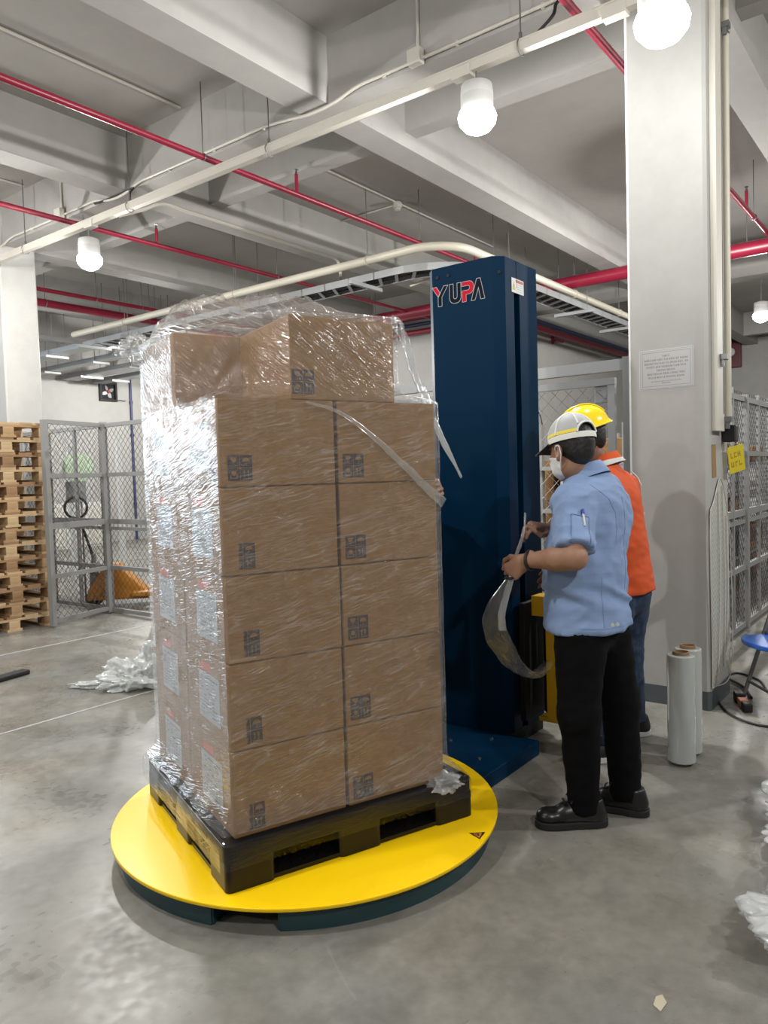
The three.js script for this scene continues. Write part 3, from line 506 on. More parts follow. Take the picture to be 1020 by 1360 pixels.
// ---------- the wrapping machine ----------
const TC = [2.174, -2.098];
{
  const t = thing('pallet_wrapper', 'stretch wrapping machine with yellow turntable, blue base and tall dark blue mast', 'wrapping machine', [TC[0], 0, TC[1]]);
  const L = (x, z) => [x - TC[0], z - TC[1]];           // world to machine
  // base ring with openings for fork arms
  const r0 = 0.726;
  const ang = (p) => Math.atan2(p[1] - TC[1], p[0] - TC[0]);
  const a1 = ang([1.470, -1.87]), a2 = ang([1.575, -1.665]);
  const arc = (ra, rb_, s, e) => { const q = new THREE.Shape(); q.absarc(0, 0, ra, s, e, false); q.absarc(0, 0, rb_, e, s, true); q.closePath(); return q; };
  const up = (shape, y, h) => new THREE.ExtrudeGeometry(shape, { depth: h, bevelEnabled: false, curveSegments: 96 }).rotateX(-Math.PI / 2).translate(0, y, 0);
  mesh('base_ring', up(arc(r0, r0 - 0.014, -a2, -a1 + Math.PI * 2), 0.0, 0.066), M.teal, t);
  mesh('fork_pocket', merged([a1, a2].map((a) => { const k = bx(0.22, 0.064, 0.012); k.translate(r0 - 0.115, 0.033, 0); k.rotateY(-a); return k; })), M.teal, t);
  mesh('pocket_roof', up(arc(r0 - 0.004, 0.5, -a1, -a2), 0.056, 0.006), M.slot, t);
  mesh('inner_drum', at(new THREE.CylinderGeometry(0.44, 0.44, 0.06, 48), 0, 0.032, 0), M.slot, t);
  mesh('gap_ring', at(new THREE.CylinderGeometry(r0 - 0.02, r0 - 0.02, 0.014, 96), 0, 0.071, 0), M.slot, t);
  const disc = mesh('turntable', lathe([[0, 0.076], [0.75, 0.076], [0.757, 0.078], [0.757, 0.088], [0.755, 0.090], [0, 0.090]], 128), M.yellow, t);
  const warn = canvasTexture(128, 112, (c) => { c.clearRect(0, 0, 128, 112); const tri = (k) => { c.beginPath(); c.moveTo(64, 4 + k); c.lineTo(126 - k * 1.6, 110 - k * 0.8); c.lineTo(2 + k * 1.6, 110 - k * 0.8); c.closePath(); }; c.fillStyle = '#3a1206'; tri(0); c.fill(); c.fillStyle = '#e8a64a'; tri(16); c.fill(); c.fillStyle = '#5a2a0c'; c.fillRect(48, 62, 30, 10); c.fillRect(58, 56, 10, 34); c.fillRect(74, 74, 12, 12); });
  mesh('warning_triangle', at(new THREE.PlaneGeometry(0.062, 0.054), 0, 0, 0, -Math.PI / 2), mat([1, 1, 1], 0.4, { map: warn, alphaTest: 0.5 }), disc, [2.305 - TC[0], 0.0908, -1.384 - TC[1]], [0, 2.28, 0]);
  // platform under the mast
  const [pa] = L(3.36, 0);
  mesh('platform', at(rb(0.78, 0.072, 0.89, 0.006), pa - 0.39, 0.037, -2.10 - TC[1]), M.navy, t);
  const [mx, mz] = L(3.333, -1.80);
  for (const [x, z] of [[2.99, -1.78], [3.12, -2.02], [3.25, -1.86]]) mesh('platform_bolt', at(new THREE.CylinderGeometry(0.008, 0.009, 0.006, 8), x - TC[0], 0.076, z - TC[1]), M.chrome, t);
  // mast: chamfered column with a slot in its right side
  const w = 0.40, dpt = 0.445, c = 0.046, s = new THREE.Shape();
  const out = [[0, -c], [0, -dpt + c], [c, -dpt], [w - 0.01, -dpt], [w - 0.01, 0], [0.195, 0], [0.195, -0.12], [0.135, -0.12], [0.135, 0], [c, 0]];
  out.forEach(([x, z], i) => i ? s.lineTo(x, -z) : s.moveTo(x, -z));
  const mast = mesh('mast', new THREE.ExtrudeGeometry(s, { depth: 2.385, bevelEnabled: false }).rotateX(-Math.PI / 2).translate(mx, 0.075, mz), M.navy, t);
  mesh('slot_back', bx(0.062, 2.30, 0.004, mx + 0.165, 1.16, mz - 0.118), M.slot, mast);
  mesh('slot_cover', bx(0.064, 0.13, 0.012, mx + 0.165, 2.394, mz - 0.006), M.navy, mast);
  const cap = new THREE.Shape(); out.filter((_, i) => i < 5 || i === 9).forEach(([x, z], i) => i ? cap.lineTo(x, -z) : cap.moveTo(x, -z));
  mesh('mast_cap', new THREE.ExtrudeGeometry(cap, { depth: 0.004, bevelEnabled: false }).rotateX(-Math.PI / 2).translate(mx, 2.460, mz), M.navy, mast);
  mesh('mast_foot', bx(0.39, 0.075, 0.42, mx + 0.2, 0.0375, mz - 0.2225), M.slot, mast);
  for (const z of [-2.165, -2.10]) mesh('bolt', at(new THREE.CylinderGeometry(0.009, 0.009, 0.006, 10), mx - 0.002, 2.415, z - TC[1], 0, 0, Math.PI / 2), M.slot, mast);
  mesh('bolt', at(new THREE.CylinderGeometry(0.009, 0.009, 0.006, 10), mx + 0.022, 2.385, mz - 0.022, 0, 0, Math.PI / 2), M.slot, mast);
  mesh('side_joint', bx(0.003, 0.13, 0.002, mx + 0.165, 2.394, mz + 0.0012), M.slot, mast);
  // lettering on the front
  const logo = canvasTexture(640, 240, (c) => {
    c.clearRect(0, 0, 640, 240); c.lineJoin = 'miter';
    const poly = (fill, ...p) => { c.beginPath(); p.forEach(([x, y], i) => i ? c.lineTo(x, y) : c.moveTo(x, y)); c.closePath(); c.strokeStyle = '#b9bcc2'; c.lineWidth = 12; c.stroke(); c.fillStyle = fill; c.fill(); };
    const D = '#0a0f1c', Rd = '#d01a30';
    poly(D, [150, 22], [196, 22], [122, 132], [122, 222], [80, 222], [80, 132], [98, 106]);
    poly(Rd, [10, 22], [58, 22], [98, 84], [78, 118]);
    c.beginPath(); c.moveTo(222, 22); c.lineTo(222, 150); c.quadraticCurveTo(222, 218, 290, 218); c.quadraticCurveTo(352, 218, 356, 160); c.lineTo(356, 22); c.lineTo(316, 22); c.lineTo(316, 146); c.quadraticCurveTo(314, 178, 290, 178); c.quadraticCurveTo(264, 178, 264, 146); c.lineTo(264, 22); c.closePath(); c.strokeStyle = '#b9bcc2'; c.lineWidth = 12; c.stroke(); c.fillStyle = D; c.fill();
    c.beginPath(); c.moveTo(372, 22); c.lineTo(450, 22); c.quadraticCurveTo(508, 26, 508, 84); c.quadraticCurveTo(506, 148, 446, 150); c.lineTo(418, 150); c.lineTo(418, 222); c.lineTo(374, 222); c.lineTo(374, 112); c.lineTo(440, 112); c.quadraticCurveTo(464, 108, 464, 86); c.quadraticCurveTo(462, 64, 440, 62); c.lineTo(372, 62); c.closePath(); c.strokeStyle = '#b9bcc2'; c.lineWidth = 9; c.stroke(); c.fillStyle = Rd; c.fill();
    poly(D, [548, 16], [586, 16], [634, 222], [592, 222], [566, 96], [522, 222], [482, 222]);
  });
  mesh('brand_lettering', at(new THREE.PlaneGeometry(0.315, 0.118), 0, 0, 0, 0, -Math.PI / 2), mat([1, 1, 1], 0.6, { keep: 0.8, physical: true, specularIntensity: 0.2, map: logo, alphaTest: 0.5 }), mast, [mx - 0.0014, 2.318, -2.045 - TC[1]]);
  const stick = canvasTexture(160, 96, (c) => { c.fillStyle = '#e6e8ea'; c.fillRect(0, 0, 160, 96); c.fillStyle = '#c23a30'; c.fillRect(54, 6, 100, 20); c.fillStyle = '#d8c838'; c.beginPath(); c.moveTo(28, 14); c.lineTo(52, 80); c.lineTo(6, 80); c.fill(); c.fillStyle = '#333'; c.fillRect(26, 40, 5, 22); c.fillRect(26, 68, 5, 6); c.fillStyle = '#aaa'; for (let i = 0; i < 4; i++) c.fillRect(60, 36 + i * 14, 88, 4); });
  mesh('warning_sticker', new THREE.PlaneGeometry(0.13, 0.072), mat([1, 1, 1], 0.4, { map: stick }), mast, [mx + 0.175, 2.338, mz + 0.002]);
  const stick2 = canvasTexture(128, 80, (c) => { c.fillStyle = '#b8a94a'; c.fillRect(0, 0, 128, 80); c.fillStyle = '#c8862a'; c.fillRect(0, 0, 128, 22); c.fillStyle = '#80703a'; for (let i = 0; i < 4; i++) c.fillRect(14, 30 + i * 12, 96, 4); });
  mesh('warning_sticker', new THREE.PlaneGeometry(0.10, 0.062), mat([1, 1, 1], 0.4, { map: stick2 }), mast, [mx + 0.245, 0.30, mz + 0.002]);
  // film carriage running on the slot
  const q = (x, z) => [x - TC[0], z - TC[1]];
  const [cx, cz] = q(3.43, -1.60);
  const car = mesh('film_carriage', merged([at(rb(0.075, 0.53, 0.055, 0.004), cx, 0.43, cz), at(rb(0.10, 0.10, 0.14, 0.004), cx + 0.01, 0.735, cz - 0.03), at(rb(0.26, 0.022, 0.14, 0.004), cx + 0.13, 0.158, cz - 0.02), at(rb(0.20, 0.03, 0.10, 0.004), cx + 0.14, 0.745, cz - 0.05), at(bx(0.016, 0.53, 0.09), cx + 0.035, 0.43, cz - 0.01)]), M.yellowSteel, t);
  mesh('carriage_back', at(rb(0.26, 0.60, 0.03, 0.004), cx + 0.10, 0.44, cz - 0.16), M.slot, car);
  mesh('guide_roller', merged([at(new THREE.CylinderGeometry(0.028, 0.028, 0.53, 16), cx + 0.09, 0.44, cz - 0.07), at(new THREE.CylinderGeometry(0.022, 0.022, 0.53, 16), cx + 0.16, 0.44, cz - 0.08)]), M.rubber, car);
  mesh('film_reel', at(new THREE.CylinderGeometry(0.062, 0.062, 0.50, 28), cx + 0.20, 0.44, cz - 0.045), M.filmRoll, car);
  for (const [y, dx] of [[0.66, -0.02], [0.64, -0.02], [0.19, -0.02], [0.70, 0.02]]) mesh('screw', at(new THREE.CylinderGeometry(0.006, 0.006, 0.004, 8), cx + dx, y, cz + 0.028 + (y === 0.70 ? 0.014 : 0), Math.PI / 2), M.slot, car);
}

// ---------- the black plastic pallet ----------
const UX = [0.934, 0.358], VX = [0.358, -0.934], SA = -Math.atan2(0.358, 0.934);
{
  const P0 = [1.520, -1.838], W = 0.985, D = 0.955, h0 = 0.0902;
  const t = thing('plastic_pallet', 'black plastic pallet under the wrapped cartons on the yellow turntable', 'pallet', [P0[0] + UX[0] * W / 2 + VX[0] * D / 2, h0, P0[1] + UX[1] * W / 2 + VX[1] * D / 2], SA);
  const rr = (w, d, r) => { const s = new THREE.Shape(); s.moveTo(-w / 2 + r, -d / 2); s.lineTo(w / 2 - r, -d / 2); s.quadraticCurveTo(w / 2, -d / 2, w / 2, -d / 2 + r); s.lineTo(w / 2, d / 2 - r); s.quadraticCurveTo(w / 2, d / 2, w / 2 - r, d / 2); s.lineTo(-w / 2 + r, d / 2); s.quadraticCurveTo(-w / 2, d / 2, -w / 2, d / 2 - r); s.lineTo(-w / 2, -d / 2 + r); s.quadraticCurveTo(-w / 2, -d / 2, -w / 2 + r, -d / 2); return s; };
  const ext = (s, y, h, b = 0.003) => new THREE.ExtrudeGeometry(s, { depth: h - 2 * b, bevelEnabled: true, bevelSize: b, bevelThickness: b, bevelSegments: 2, curveSegments: 6 }).rotateX(-Math.PI / 2).translate(0, y + b, 0);
  mesh('deck', ext(rr(W - 0.006, D - 0.006, 0.03), 0.095, 0.044), M.blackPlastic, t);
  const lip = rr(W - 0.006, D - 0.006, 0.03); lip.holes.push(rr(W - 0.03, D - 0.03, 0.024));
  mesh('raised_rim', ext(lip, 0.137, 0.012), M.blackPlastic, t);
  const xs = [-W / 2 + 0.085, 0, W / 2 - 0.085], zs = [-D / 2 + 0.085, 0, D / 2 - 0.085];
  const leg = ext(rr(0.164, 0.164, 0.02), 0.0, 0.098);
  for (const x of xs) for (const z of zs) mesh('leg', leg, M.blackPlastic, t, [x, 0, z]);
  // bottom runners with drain holes, along both directions
  function runner(len) { const s = new THREE.Shape(); s.moveTo(-len / 2, -0.075); s.lineTo(len / 2, -0.075); s.lineTo(len / 2, 0.075); s.lineTo(-len / 2, 0.075); s.closePath(); for (let i = 0; i < 5; i++) { const x = -len / 2 + (i + 0.5) * len / 5, q = new THREE.Path(); q.moveTo(x - 0.016, 0.012); q.lineTo(x - 0.016, 0.05); q.lineTo(x + 0.016, 0.05); q.lineTo(x + 0.016, 0.012); q.closePath(); s.holes.push(q); const k = new THREE.Path(); k.absarc(x, -0.035, 0.009, 0, 6.2832, true); s.holes.push(k); } return new THREE.ExtrudeGeometry(s, { depth: 0.014, bevelEnabled: false }).rotateX(-Math.PI / 2); }
  const lenX = (W - 0.34 - 0.164) / 2 + 0.005, lenZ = (D - 0.34 - 0.164) / 2 + 0.005;
  const gx = runner(lenX), gz = runner(lenZ).rotateY(Math.PI / 2);
  for (const z of zs) for (const s of [-1, 1]) mesh('runner', gx, M.blackPlastic, t, [s * (0.082 + lenX / 2), 0.002, z]);
  for (const x of xs) for (const s of [-1, 1]) mesh('runner', gz, M.blackPlastic, t, [x, 0.002, s * (0.082 + lenZ / 2)]);
  for (const s of [-1, 1]) mesh('deck_slot', bx(0.006, 0.012, 0.16, -W / 2 - 0.0005, 0.118, s * 0.22), M.slot, t);
}

// ---------- the cartons ----------
const C0 = [1.586, -1.868], BW = 0.418, BD = 0.45, BH = 0.2860, Y0 = 0.2335;
const symbols = canvasTexture(256, 256, (c) => {
  c.clearRect(0, 0, 256, 256); const K = '#45383a'; c.fillStyle = K; for (const [x, y] of [[4, 4], [132, 4], [4, 132], [132, 132]]) c.fillRect(x, y, 120, 120);
  c.globalCompositeOperation = 'destination-out'; c.lineWidth = 8;
  c.beginPath(); c.moveTo(30, 22); c.lineTo(98, 22); c.quadraticCurveTo(96, 66, 68, 70); c.lineTo(68, 88); c.lineTo(92, 96); c.lineTo(36, 96); c.lineTo(60, 88); c.lineTo(60, 70); c.quadraticCurveTo(32, 66, 30, 22); c.fill();  // glass
  c.fillRect(16, 106, 96, 6);
  c.beginPath(); c.arc(192, 70, 42, Math.PI, 0); c.fill(); c.fillRect(189, 66, 6, 36); c.fillRect(146, 104, 92, 6); for (let i = 0; i < 4; i++) c.fillRect(152 + i * 24, 14, 3, 12);  // umbrella
  c.beginPath(); c.arc(64, 178, 26, 0, 6.3); c.fill(); c.fillRect(26, 190, 12, 44); c.fillRect(90, 190, 12, 44); c.fillRect(36, 222, 56, 10);  // hands
  for (const x of [160, 200]) { c.beginPath(); c.moveTo(x + 10, 146); c.lineTo(x + 28, 176); c.lineTo(x + 16, 176); c.lineTo(x + 16, 222); c.lineTo(x + 4, 222); c.lineTo(x + 4, 176); c.lineTo(x - 8, 176); c.fill(); } c.fillRect(148, 230, 88, 7);  // this way up
  c.globalCompositeOperation = 'source-over';
});
const sheetText = canvasTexture(256, 192, (c) => { c.fillStyle = '#c9cdd1'; c.fillRect(0, 0, 256, 192); const r = rnd(12); c.fillStyle = '#6b7079'; for (let y = 18; y < 180; y += 15) for (let x = 16; x < 225;) { const w = 6 + r() * 26; if (r() > 0.42) c.fillRect(x, y, w, y === 18 ? 6 : 3 + r() * 3); x += w + 8; } });
const symMat = mat([1, 1, 1], 0.7, { map: symbols, alphaTest: 0.4 }), sheetMat = mat([0.95, 0.96, 0.98], 0.5, { map: sheetText });
const symGeo = new THREE.PlaneGeometry(0.085, 0.085), symNarrow = (() => { const g = new THREE.PlaneGeometry(0.056, 0.088), u = g.attributes.uv; for (let i = 0; i < 4; i++) u.setX(i, u.getX(i) ? 1 : 0.34); return g; })();
const sheetGeo = new THREE.PlaneGeometry(0.215, 0.165).rotateY(-Math.PI / 2), bandGeo = new THREE.PlaneGeometry(0.11, 0.03).rotateY(-Math.PI / 2);
const cartonGeo = rb(BW - 0.004, BH - 0.0015, BD - 0.004, 0.006, 2).translate(0, BH / 2, 0);
const flapLine = bx(0.10, 0.0006, 0.0006);
// at u (along the front), v (away from the front) of its front left corner
function carton(u, v, y, label, o = {}) {
  const w = o.w ?? BW, d = o.d ?? BD, hh = o.h ?? BH, g = o.w ? rb(w - 0.004, hh - 0.0015, d - 0.004, 0.006, 2).translate(0, hh / 2, 0) : cartonGeo;
  const cu = u + w / 2, cv = v + d / 2;
  const t = thing('carton', label, 'carton', [C0[0] + UX[0] * cu + VX[0] * cv, y, C0[1] + UX[1] * cu + VX[1] * cv], SA + (o.turn ?? 0), 'cartons of the wrapped load');
  mesh('box', g, M.card, t);
  const zf = d / 2 - 0.002 + 0.0012, xl = -w / 2 + 0.002 - 0.0012;
  if (o.front) mesh('handling_marks', o.front === 2 ? symNarrow : symGeo, symMat, t, [-w / 2 + (o.front === 2 ? 0.083 : 0.07) + (o.dx ?? 0), 0.062 + (o.dy ?? 0), zf]);
  if (o.front) mesh('sealing_tape', bx(0.05, 0.055, 0.0008), M.card, t, [0.02, hh - 0.029, zf - 0.0008]);
  if (o.side) { mesh('label_sheet', sheetGeo, sheetMat, t, [xl, 0.135, o.lz ?? 0.0]); mesh('red_band', bandGeo, M.redInk, t, [xl, 0.238, (o.lz ?? 0) - 0.03]); }
  if (o.sideMark) mesh('handling_marks', symNarrow.clone().rotateY(-Math.PI / 2), symMat, t, [xl, 0.06, d / 2 - 0.06]);
  if (o.front || o.side) mesh('flap_seam', bx(w - 0.01, 0.0012, 0.0012), M.cardDark, t, [0, hh - 0.0012, d / 2 - 0.0025]);
  return t;
}
const layer = ['bottom', 'second', 'third', 'fourth', 'fifth'];
for (let k = 0; k < 5; k++) {
  const y = Y0 + k * BH, j = () => (rand() - 0.5) * 0.006, nth = k ? `${layer[k]} layer from the bottom` : 'bottom layer';
  carton(0.0 + j(), 0.0, y, `labelled carton at the front corner of the load, ${nth}`, { front: k === 4 ? 1 : 2, side: true, lz: 0.02, sideMark: k === 4 });
  carton(0.422 + j() * 0.3, 0.0, y, `carton at the right of the load's front, ${nth}`, { front: 1, dx: -0.008 });
  carton(0.0 + j(), 0.452, y, `carton at the far end of the left face, ${nth}`, { side: true, lz: 0.0 });
  carton(0.46 + j(), 0.452, y, `carton edge showing at the load's right back, ${nth}`, {});
}
carton(0.0, 0.455, Y0 + 5 * BH, 'brown carton on top of the load at the back left, under crumpled film', { side: false });
carton(0.258, 0.012, Y0 + 5 * BH, 'brown carton on top of the load at the front middle', { front: 1, dx: -0.02, turn: 0.0 });

// ---------- the stretch film round the load ----------
const W2 = (u, v, y) => [C0[0] + UX[0] * u + VX[0] * v, y, C0[1] + UX[1] * u + VX[1] * v];   // load coordinates to world
{
  const O = [0.42, 0.47];
  const hull = (pts) => { pts = pts.slice().sort((a, b) => a[0] - b[0] || a[1] - b[1]); const half = (q) => { const h = []; for (const p of q) { while (h.length > 1 && (h.at(-1)[0] - h.at(-2)[0]) * (p[1] - h.at(-2)[1]) - (h.at(-1)[1] - h.at(-2)[1]) * (p[0] - h.at(-2)[0]) <= 0) h.pop(); h.push(p); } h.pop(); return h; }; return [...half(pts), ...half(pts.reverse())]; };
  const rect = (u0, u1, v0, v1) => [[u0, v0], [u1, v0], [u1, v1], [u0, v1]];
  const e = 0.008;
  const H1 = hull(rect(-e, 0.84 + e, -e, 0.455 + e).concat(rect(-e, 0.878 + e, 0.45, 0.902 + e)));
  const H2 = hull(rect(-e, 0.418 + e, 0.455, 0.905 + e).concat(rect(0.258, 0.676 + e, 0.012 - e, 0.46)));
  const HP = hull(rect(-0.068, 0.925, -0.052, 0.915));
  const radius = (h, a) => { const dx = Math.cos(a), dy = Math.sin(a); let best = 1e9; for (let i = 0; i < h.length; i++) { const [x1, y1] = h[i], [x2, y2] = h[(i + 1) % h.length], ex = x2 - x1, ey = y2 - y1, det = dx * -ey + dy * ex; if (Math.abs(det) < 1e-9) continue; const bx_ = x1 - O[0], by = y1 - O[1], t = (bx_ * -ey + by * ex) / det, s = (dx * by - dy * bx_) / det; if (t > 0 && s >= -1e-6 && s <= 1 + 1e-6) best = Math.min(best, t); } return best; };
  // angles: extra samples near the corners
  const A = new Set(); for (let i = 0; i < 260; i++) A.add(i / 260 * Math.PI * 2); for (const h of [H1, H2, HP]) for (const [x, y] of h) { const a = (Math.atan2(y - O[1], x - O[0]) + 6.283185307) % 6.283185307; A.add(a); A.add((a + 0.006) % 6.283185307); A.add((a + 6.277) % 6.283185307); }
  const angles = [...A].sort((a, b) => a - b);
  const top1 = Y0 + 5 * BH, top2 = Y0 + 6 * BH;
  const rows = [0.165, 0.19, 0.215, 0.232, 0.25, 0.27, 0.30, 0.34]; for (let y = 0.40; y < top1 - 0.02; y += 0.045) rows.push(y); for (let y = top1 - 0.01; y < top1 + 0.15; y += 0.012) rows.push(y); for (let y = top1 + 0.17; y < top2 + 0.005; y += 0.03) rows.push(y);
  const pos = [], uv = [], idx = [], n = angles.length;
  const noise = (u, v, y, k, s) => perlin.noise(u * k + s, v * k + s * 2.1, y * k);
  const push = (a, r, y) => { const u = O[0] + r * Math.cos(a), v = O[1] + r * Math.sin(a); pos.push(...W2(u, v, y)); };
  const lens = (() => { let L = 0, out = [0]; for (let i = 1; i <= n; i++) { const a = angles[i - 1], b = angles[i % n], ra = radius(H1, a), rb_ = radius(H1, b); L += Math.hypot(ra * Math.cos(a) - rb_ * Math.cos(b), ra * Math.sin(a) - rb_ * Math.sin(b)); out.push(L); } return out; })();
  for (const y of rows) for (let i = 0; i <= n; i++) {
    const a = angles[i % n], r1 = radius(H1, a), r2 = radius(H2, a), rp = radius(HP, a);
    let lo = mixn(rp, r1, smooth(0.235, 0.34, y + 0.02 * noise(Math.cos(a), Math.sin(a), 0, 3, 5)));
    const u0 = O[0] + r1 * Math.cos(a), v0 = O[1] + r1 * Math.sin(a);
    const lift = top1 + 0.006 + 0.012 * noise(u0, v0, 0, 6, 9);
    let r = mixn(lo, r2, smooth(lift, lift + 0.05 + 0.07 * (r1 - r2), y));
    const slack = smooth(0.0, 0.12, r1 - r2) * smooth(top1, top1 + 0.05, y);
    r += 0.0022 * noise(u0, v0, y, 22, 3) + 0.0015 + slack * (0.014 * noise(u0, v0, y, 9, 4) + 0.006 * noise(u0, v0, y, 28, 7) - 0.02 * Math.sin(Math.PI * clamp((y - top1) / 0.29)));
    push(a, r, y); uv.push(lens[i], y);
  }
  let R0 = rows.length;
  // the loose gathered top
  const ringK = [0.99, 0.97, 0.94, 0.90, 0.85, 0.79, 0.72, 0.64, 0.55, 0.45, 0.34, 0.22, 0.10, 0.01];
  ringK.forEach((k, q) => { for (let i = 0; i <= n; i++) {
    const a = angles[i % n], r2 = radius(H2, a), u = O[0] + r2 * k * Math.cos(a), v = O[1] + r2 * k * Math.sin(a);
    const left = smooth(0.62, 0.1, u) , over = 0.016 + 0.085 * left * smooth(1.0, 0.8, k);
    const y = top2 + over + smooth(1, 0.93, k) * (0.034 * noise(u, v, 0, 6, 1) + 0.022 * Math.abs(noise(u, v, 0, 17, 2)) + 0.012 * noise(u, v, 0, 42, 8)) * (0.45 + 1.0 * left) + 0.003;
    push(a, r2 * (q === 0 ? 1.0 : k), y); uv.push(lens[i], top2 + (1 - k) * 0.5);
  } });
  const total = R0 + ringK.length;
  const all = new THREE.BufferGeometry(); all.setAttribute('position', new THREE.Float32BufferAttribute(pos, 3)); all.setAttribute('uv', new THREE.Float32BufferAttribute(uv, 2));
  for (let r = 0; r + 1 < total; r++) for (let i = 0; i < n; i++) { const p = r * (n + 1) + i, q = p + n + 1; idx.push(p, q, p + 1, p + 1, q, q + 1); }
  all.setIndex(idx); all.computeVertexNormals();
  const base = W2(0.42, 0.45, 0.16);
  const t = thing('stretch_film', 'clear shiny stretch film wound round the carton load and the top of its pallet', 'stretch film', base);
  all.translate(-base[0], -base[1], -base[2]);
  const band = (r0, r1) => { const g = new THREE.BufferGeometry(), w = n + 1; for (const k of ['position', 'normal', 'uv']) { const A = all.attributes[k]; g.setAttribute(k, new THREE.BufferAttribute(A.array.slice(r0 * w * A.itemSize, (r1 + 1) * w * A.itemSize), A.itemSize)); } g.setIndex(idx.slice(r0 * n * 6, r1 * n * 6).map((v) => v - r0 * w)); return g; };
  const rA = rows.findIndex((y) => y > 0.26), rB = rows.findIndex((y) => y > top1 + 0.01);
  mesh('pallet_wrap', band(0, rA), M.filmClear, t);
  mesh('wound_film', band(rA, rB), M.film, t);
  mesh('crumpled_top', band(rB, total - 1), M.filmTop, t);
  const loc = (p) => [p[0] - base[0], p[1] - base[1], p[2] - base[2]];
  // a rope of gathered film slanting over the front
  function ribbon(pts, width, thick, m, name, twist = 0, crinkle = 0.3, nrm = null) {
    const cv = new THREE.CatmullRomCurve3(pts.map((p) => V(...loc(p))), false, 'centripetal'), N = 70, K = 12, P = [], U = [], I = [];
    const fr = cv.computeFrenetFrames(N, false);
    for (let i = 0; i <= N; i++) {
      const f = i / N, c = cv.getPointAt(f), T = fr.tangents[i]; let n1 = nrm ? V(...nrm) : fr.normals[i].clone(); n1.sub(T.clone().multiplyScalar(n1.dot(T))).normalize(); let b1 = T.clone().cross(n1);
      const w = typeof width === 'function' ? width(f) : width, a0 = twist * f;
      for (let k = 0; k <= K; k++) { const a = k / K * Math.PI * 2, j = 1 + crinkle * perlin.noise(f * 14, Math.cos(a) * 1.5, Math.sin(a) * 1.5 + pts.length); const x = Math.cos(a) * w * j, y = Math.sin(a) * thick * j; const q = c.clone().addScaledVector(b1, x * Math.cos(a0) - y * Math.sin(a0)).addScaledVector(n1, x * Math.sin(a0) + y * Math.cos(a0)); P.push(q.x, q.y, q.z); U.push(k / K * w * 4, f * cv.getLength()); }
    }
    for (let i = 0; i < N; i++) for (let k = 0; k < K; k++) { const p = i * (K + 1) + k, q = p + K + 1; I.push(p, q, p + 1, p + 1, q, q + 1); }
    const gg = new THREE.BufferGeometry(); gg.setAttribute('position', new THREE.Float32BufferAttribute(P, 3)); gg.setAttribute('uv', new THREE.Float32BufferAttribute(U, 2)); gg.setIndex(I); gg.computeVertexNormals();
    return mesh(name, gg, m, t);
  }
  const fn = [-VX[0], 0, -VX[1]];
  ribbon([W2(0.30, -0.016, 1.655), W2(0.42, -0.017, 1.625), W2(0.55, -0.018, 1.545), W2(0.68, -0.018, 1.44), W2(0.80, -0.017, 1.335), W2(0.86, -0.012, 1.29)], (f) => 0.004 + 0.014 * f, 0.003, M.filmLoose, 'film_rope', 0, 0.35, fn);
  ribbon([W2(0.70, 0.02, 1.94), W2(0.76, 0.04, 1.86), W2(0.80, 0.05, 1.75), W2(0.835, 0.03, 1.665)], (f) => 0.014 + 0.004 * Math.sin(f * 9), 0.005, M.filmLoose, 'loose_fold', 0, 0.5, fn);
  ribbon([W2(0.66, 0.00, 1.965), W2(0.72, 0.03, 1.955), W2(0.75, 0.06, 1.90), W2(0.765, 0.05, 1.80), W2(0.80, 0.02, 1.69)], (f) => 0.010, 0.004, M.filmLoose, 'loose_fold', 1, 0.5, fn);
  ribbon([[2.392, 1.61, -1.588], [2.45, 1.529, -1.587], [2.509, 1.463, -1.586], [2.571, 1.385, -1.582]], (f) => 0.008 + 0.011 * Math.sin(Math.PI * clamp(f + 0.2)), 0.0025, M.filmDense, 'film_tail', 0, 0.15);
  // crumpled end tucked over the right front corner of the pallet
  function crumple(cx, cy, cz, rx, ry, rz, seed, amp = 0.5, m = M.filmLoose, name = 'crumpled_film', detail = 12) {
    const k = mergeVertices(new THREE.IcosahedronGeometry(1, detail).deleteAttribute('normal').deleteAttribute('uv')), p = k.attributes.position;
    for (let i = 0; i < p.count; i++) { const v = V(p.getX(i), p.getY(i), p.getZ(i)); const s = 1 + amp * (perlin.noise(v.x * 1.7 + seed, v.y * 1.7, v.z * 1.7) + 0.6 * Math.abs(perlin.noise(v.x * 4.2, v.y * 4.2 + seed, v.z * 4.2)) + 0.25 * perlin.noise(v.x * 10, v.y * 10, v.z * 10 + seed)); p.setXYZ(i, cx + v.x * rx * s, cy + v.y * ry * s, cz + v.z * rz * s); }
    k.computeVertexNormals(); return k;
  }
  const kc = loc(W2(0.82, -0.045, 0.245));
  mesh('crumpled_end', crumple(...kc, 0.052, 0.022, 0.045, 3.3, 0.9), M.filmDense, t);
  const kl = loc(W2(-0.02, 0.93, top2 + 0.01));
  mesh('loose_fold', crumple(...kl, 0.05, 0.045, 0.05, 8.1, 0.9), M.filmLoose, t);

  // the strand that the worker in blue holds, running to the carriage
  const s = thing('film_strand', 'twisted strand of clear film from the blue-shirted worker to the yellow carriage', 'stretch film', [2.7, 0, -1.45]);
  const strand = (pts, w, th, m, name, crk) => { const o = t; const k = ribbon(pts.map((p) => p), w, th, m, name, 0.4, crk); o.remove(k); k.geometry.translate(base[0] - 2.7, base[1], base[2] + 1.45); s.add(k); return k; };
  strand([[2.765, 1.235, -1.405], [2.755, 1.185, -1.403], [2.725, 1.13, -1.402], [2.665, 1.06, -1.402], [2.622, 0.985, -1.406]], (f) => 0.006 + 0.013 * Math.sin(Math.PI * smooth(0.15, 1, f)), 0.004, M.filmDense, 'twisted_strand', 0.2);
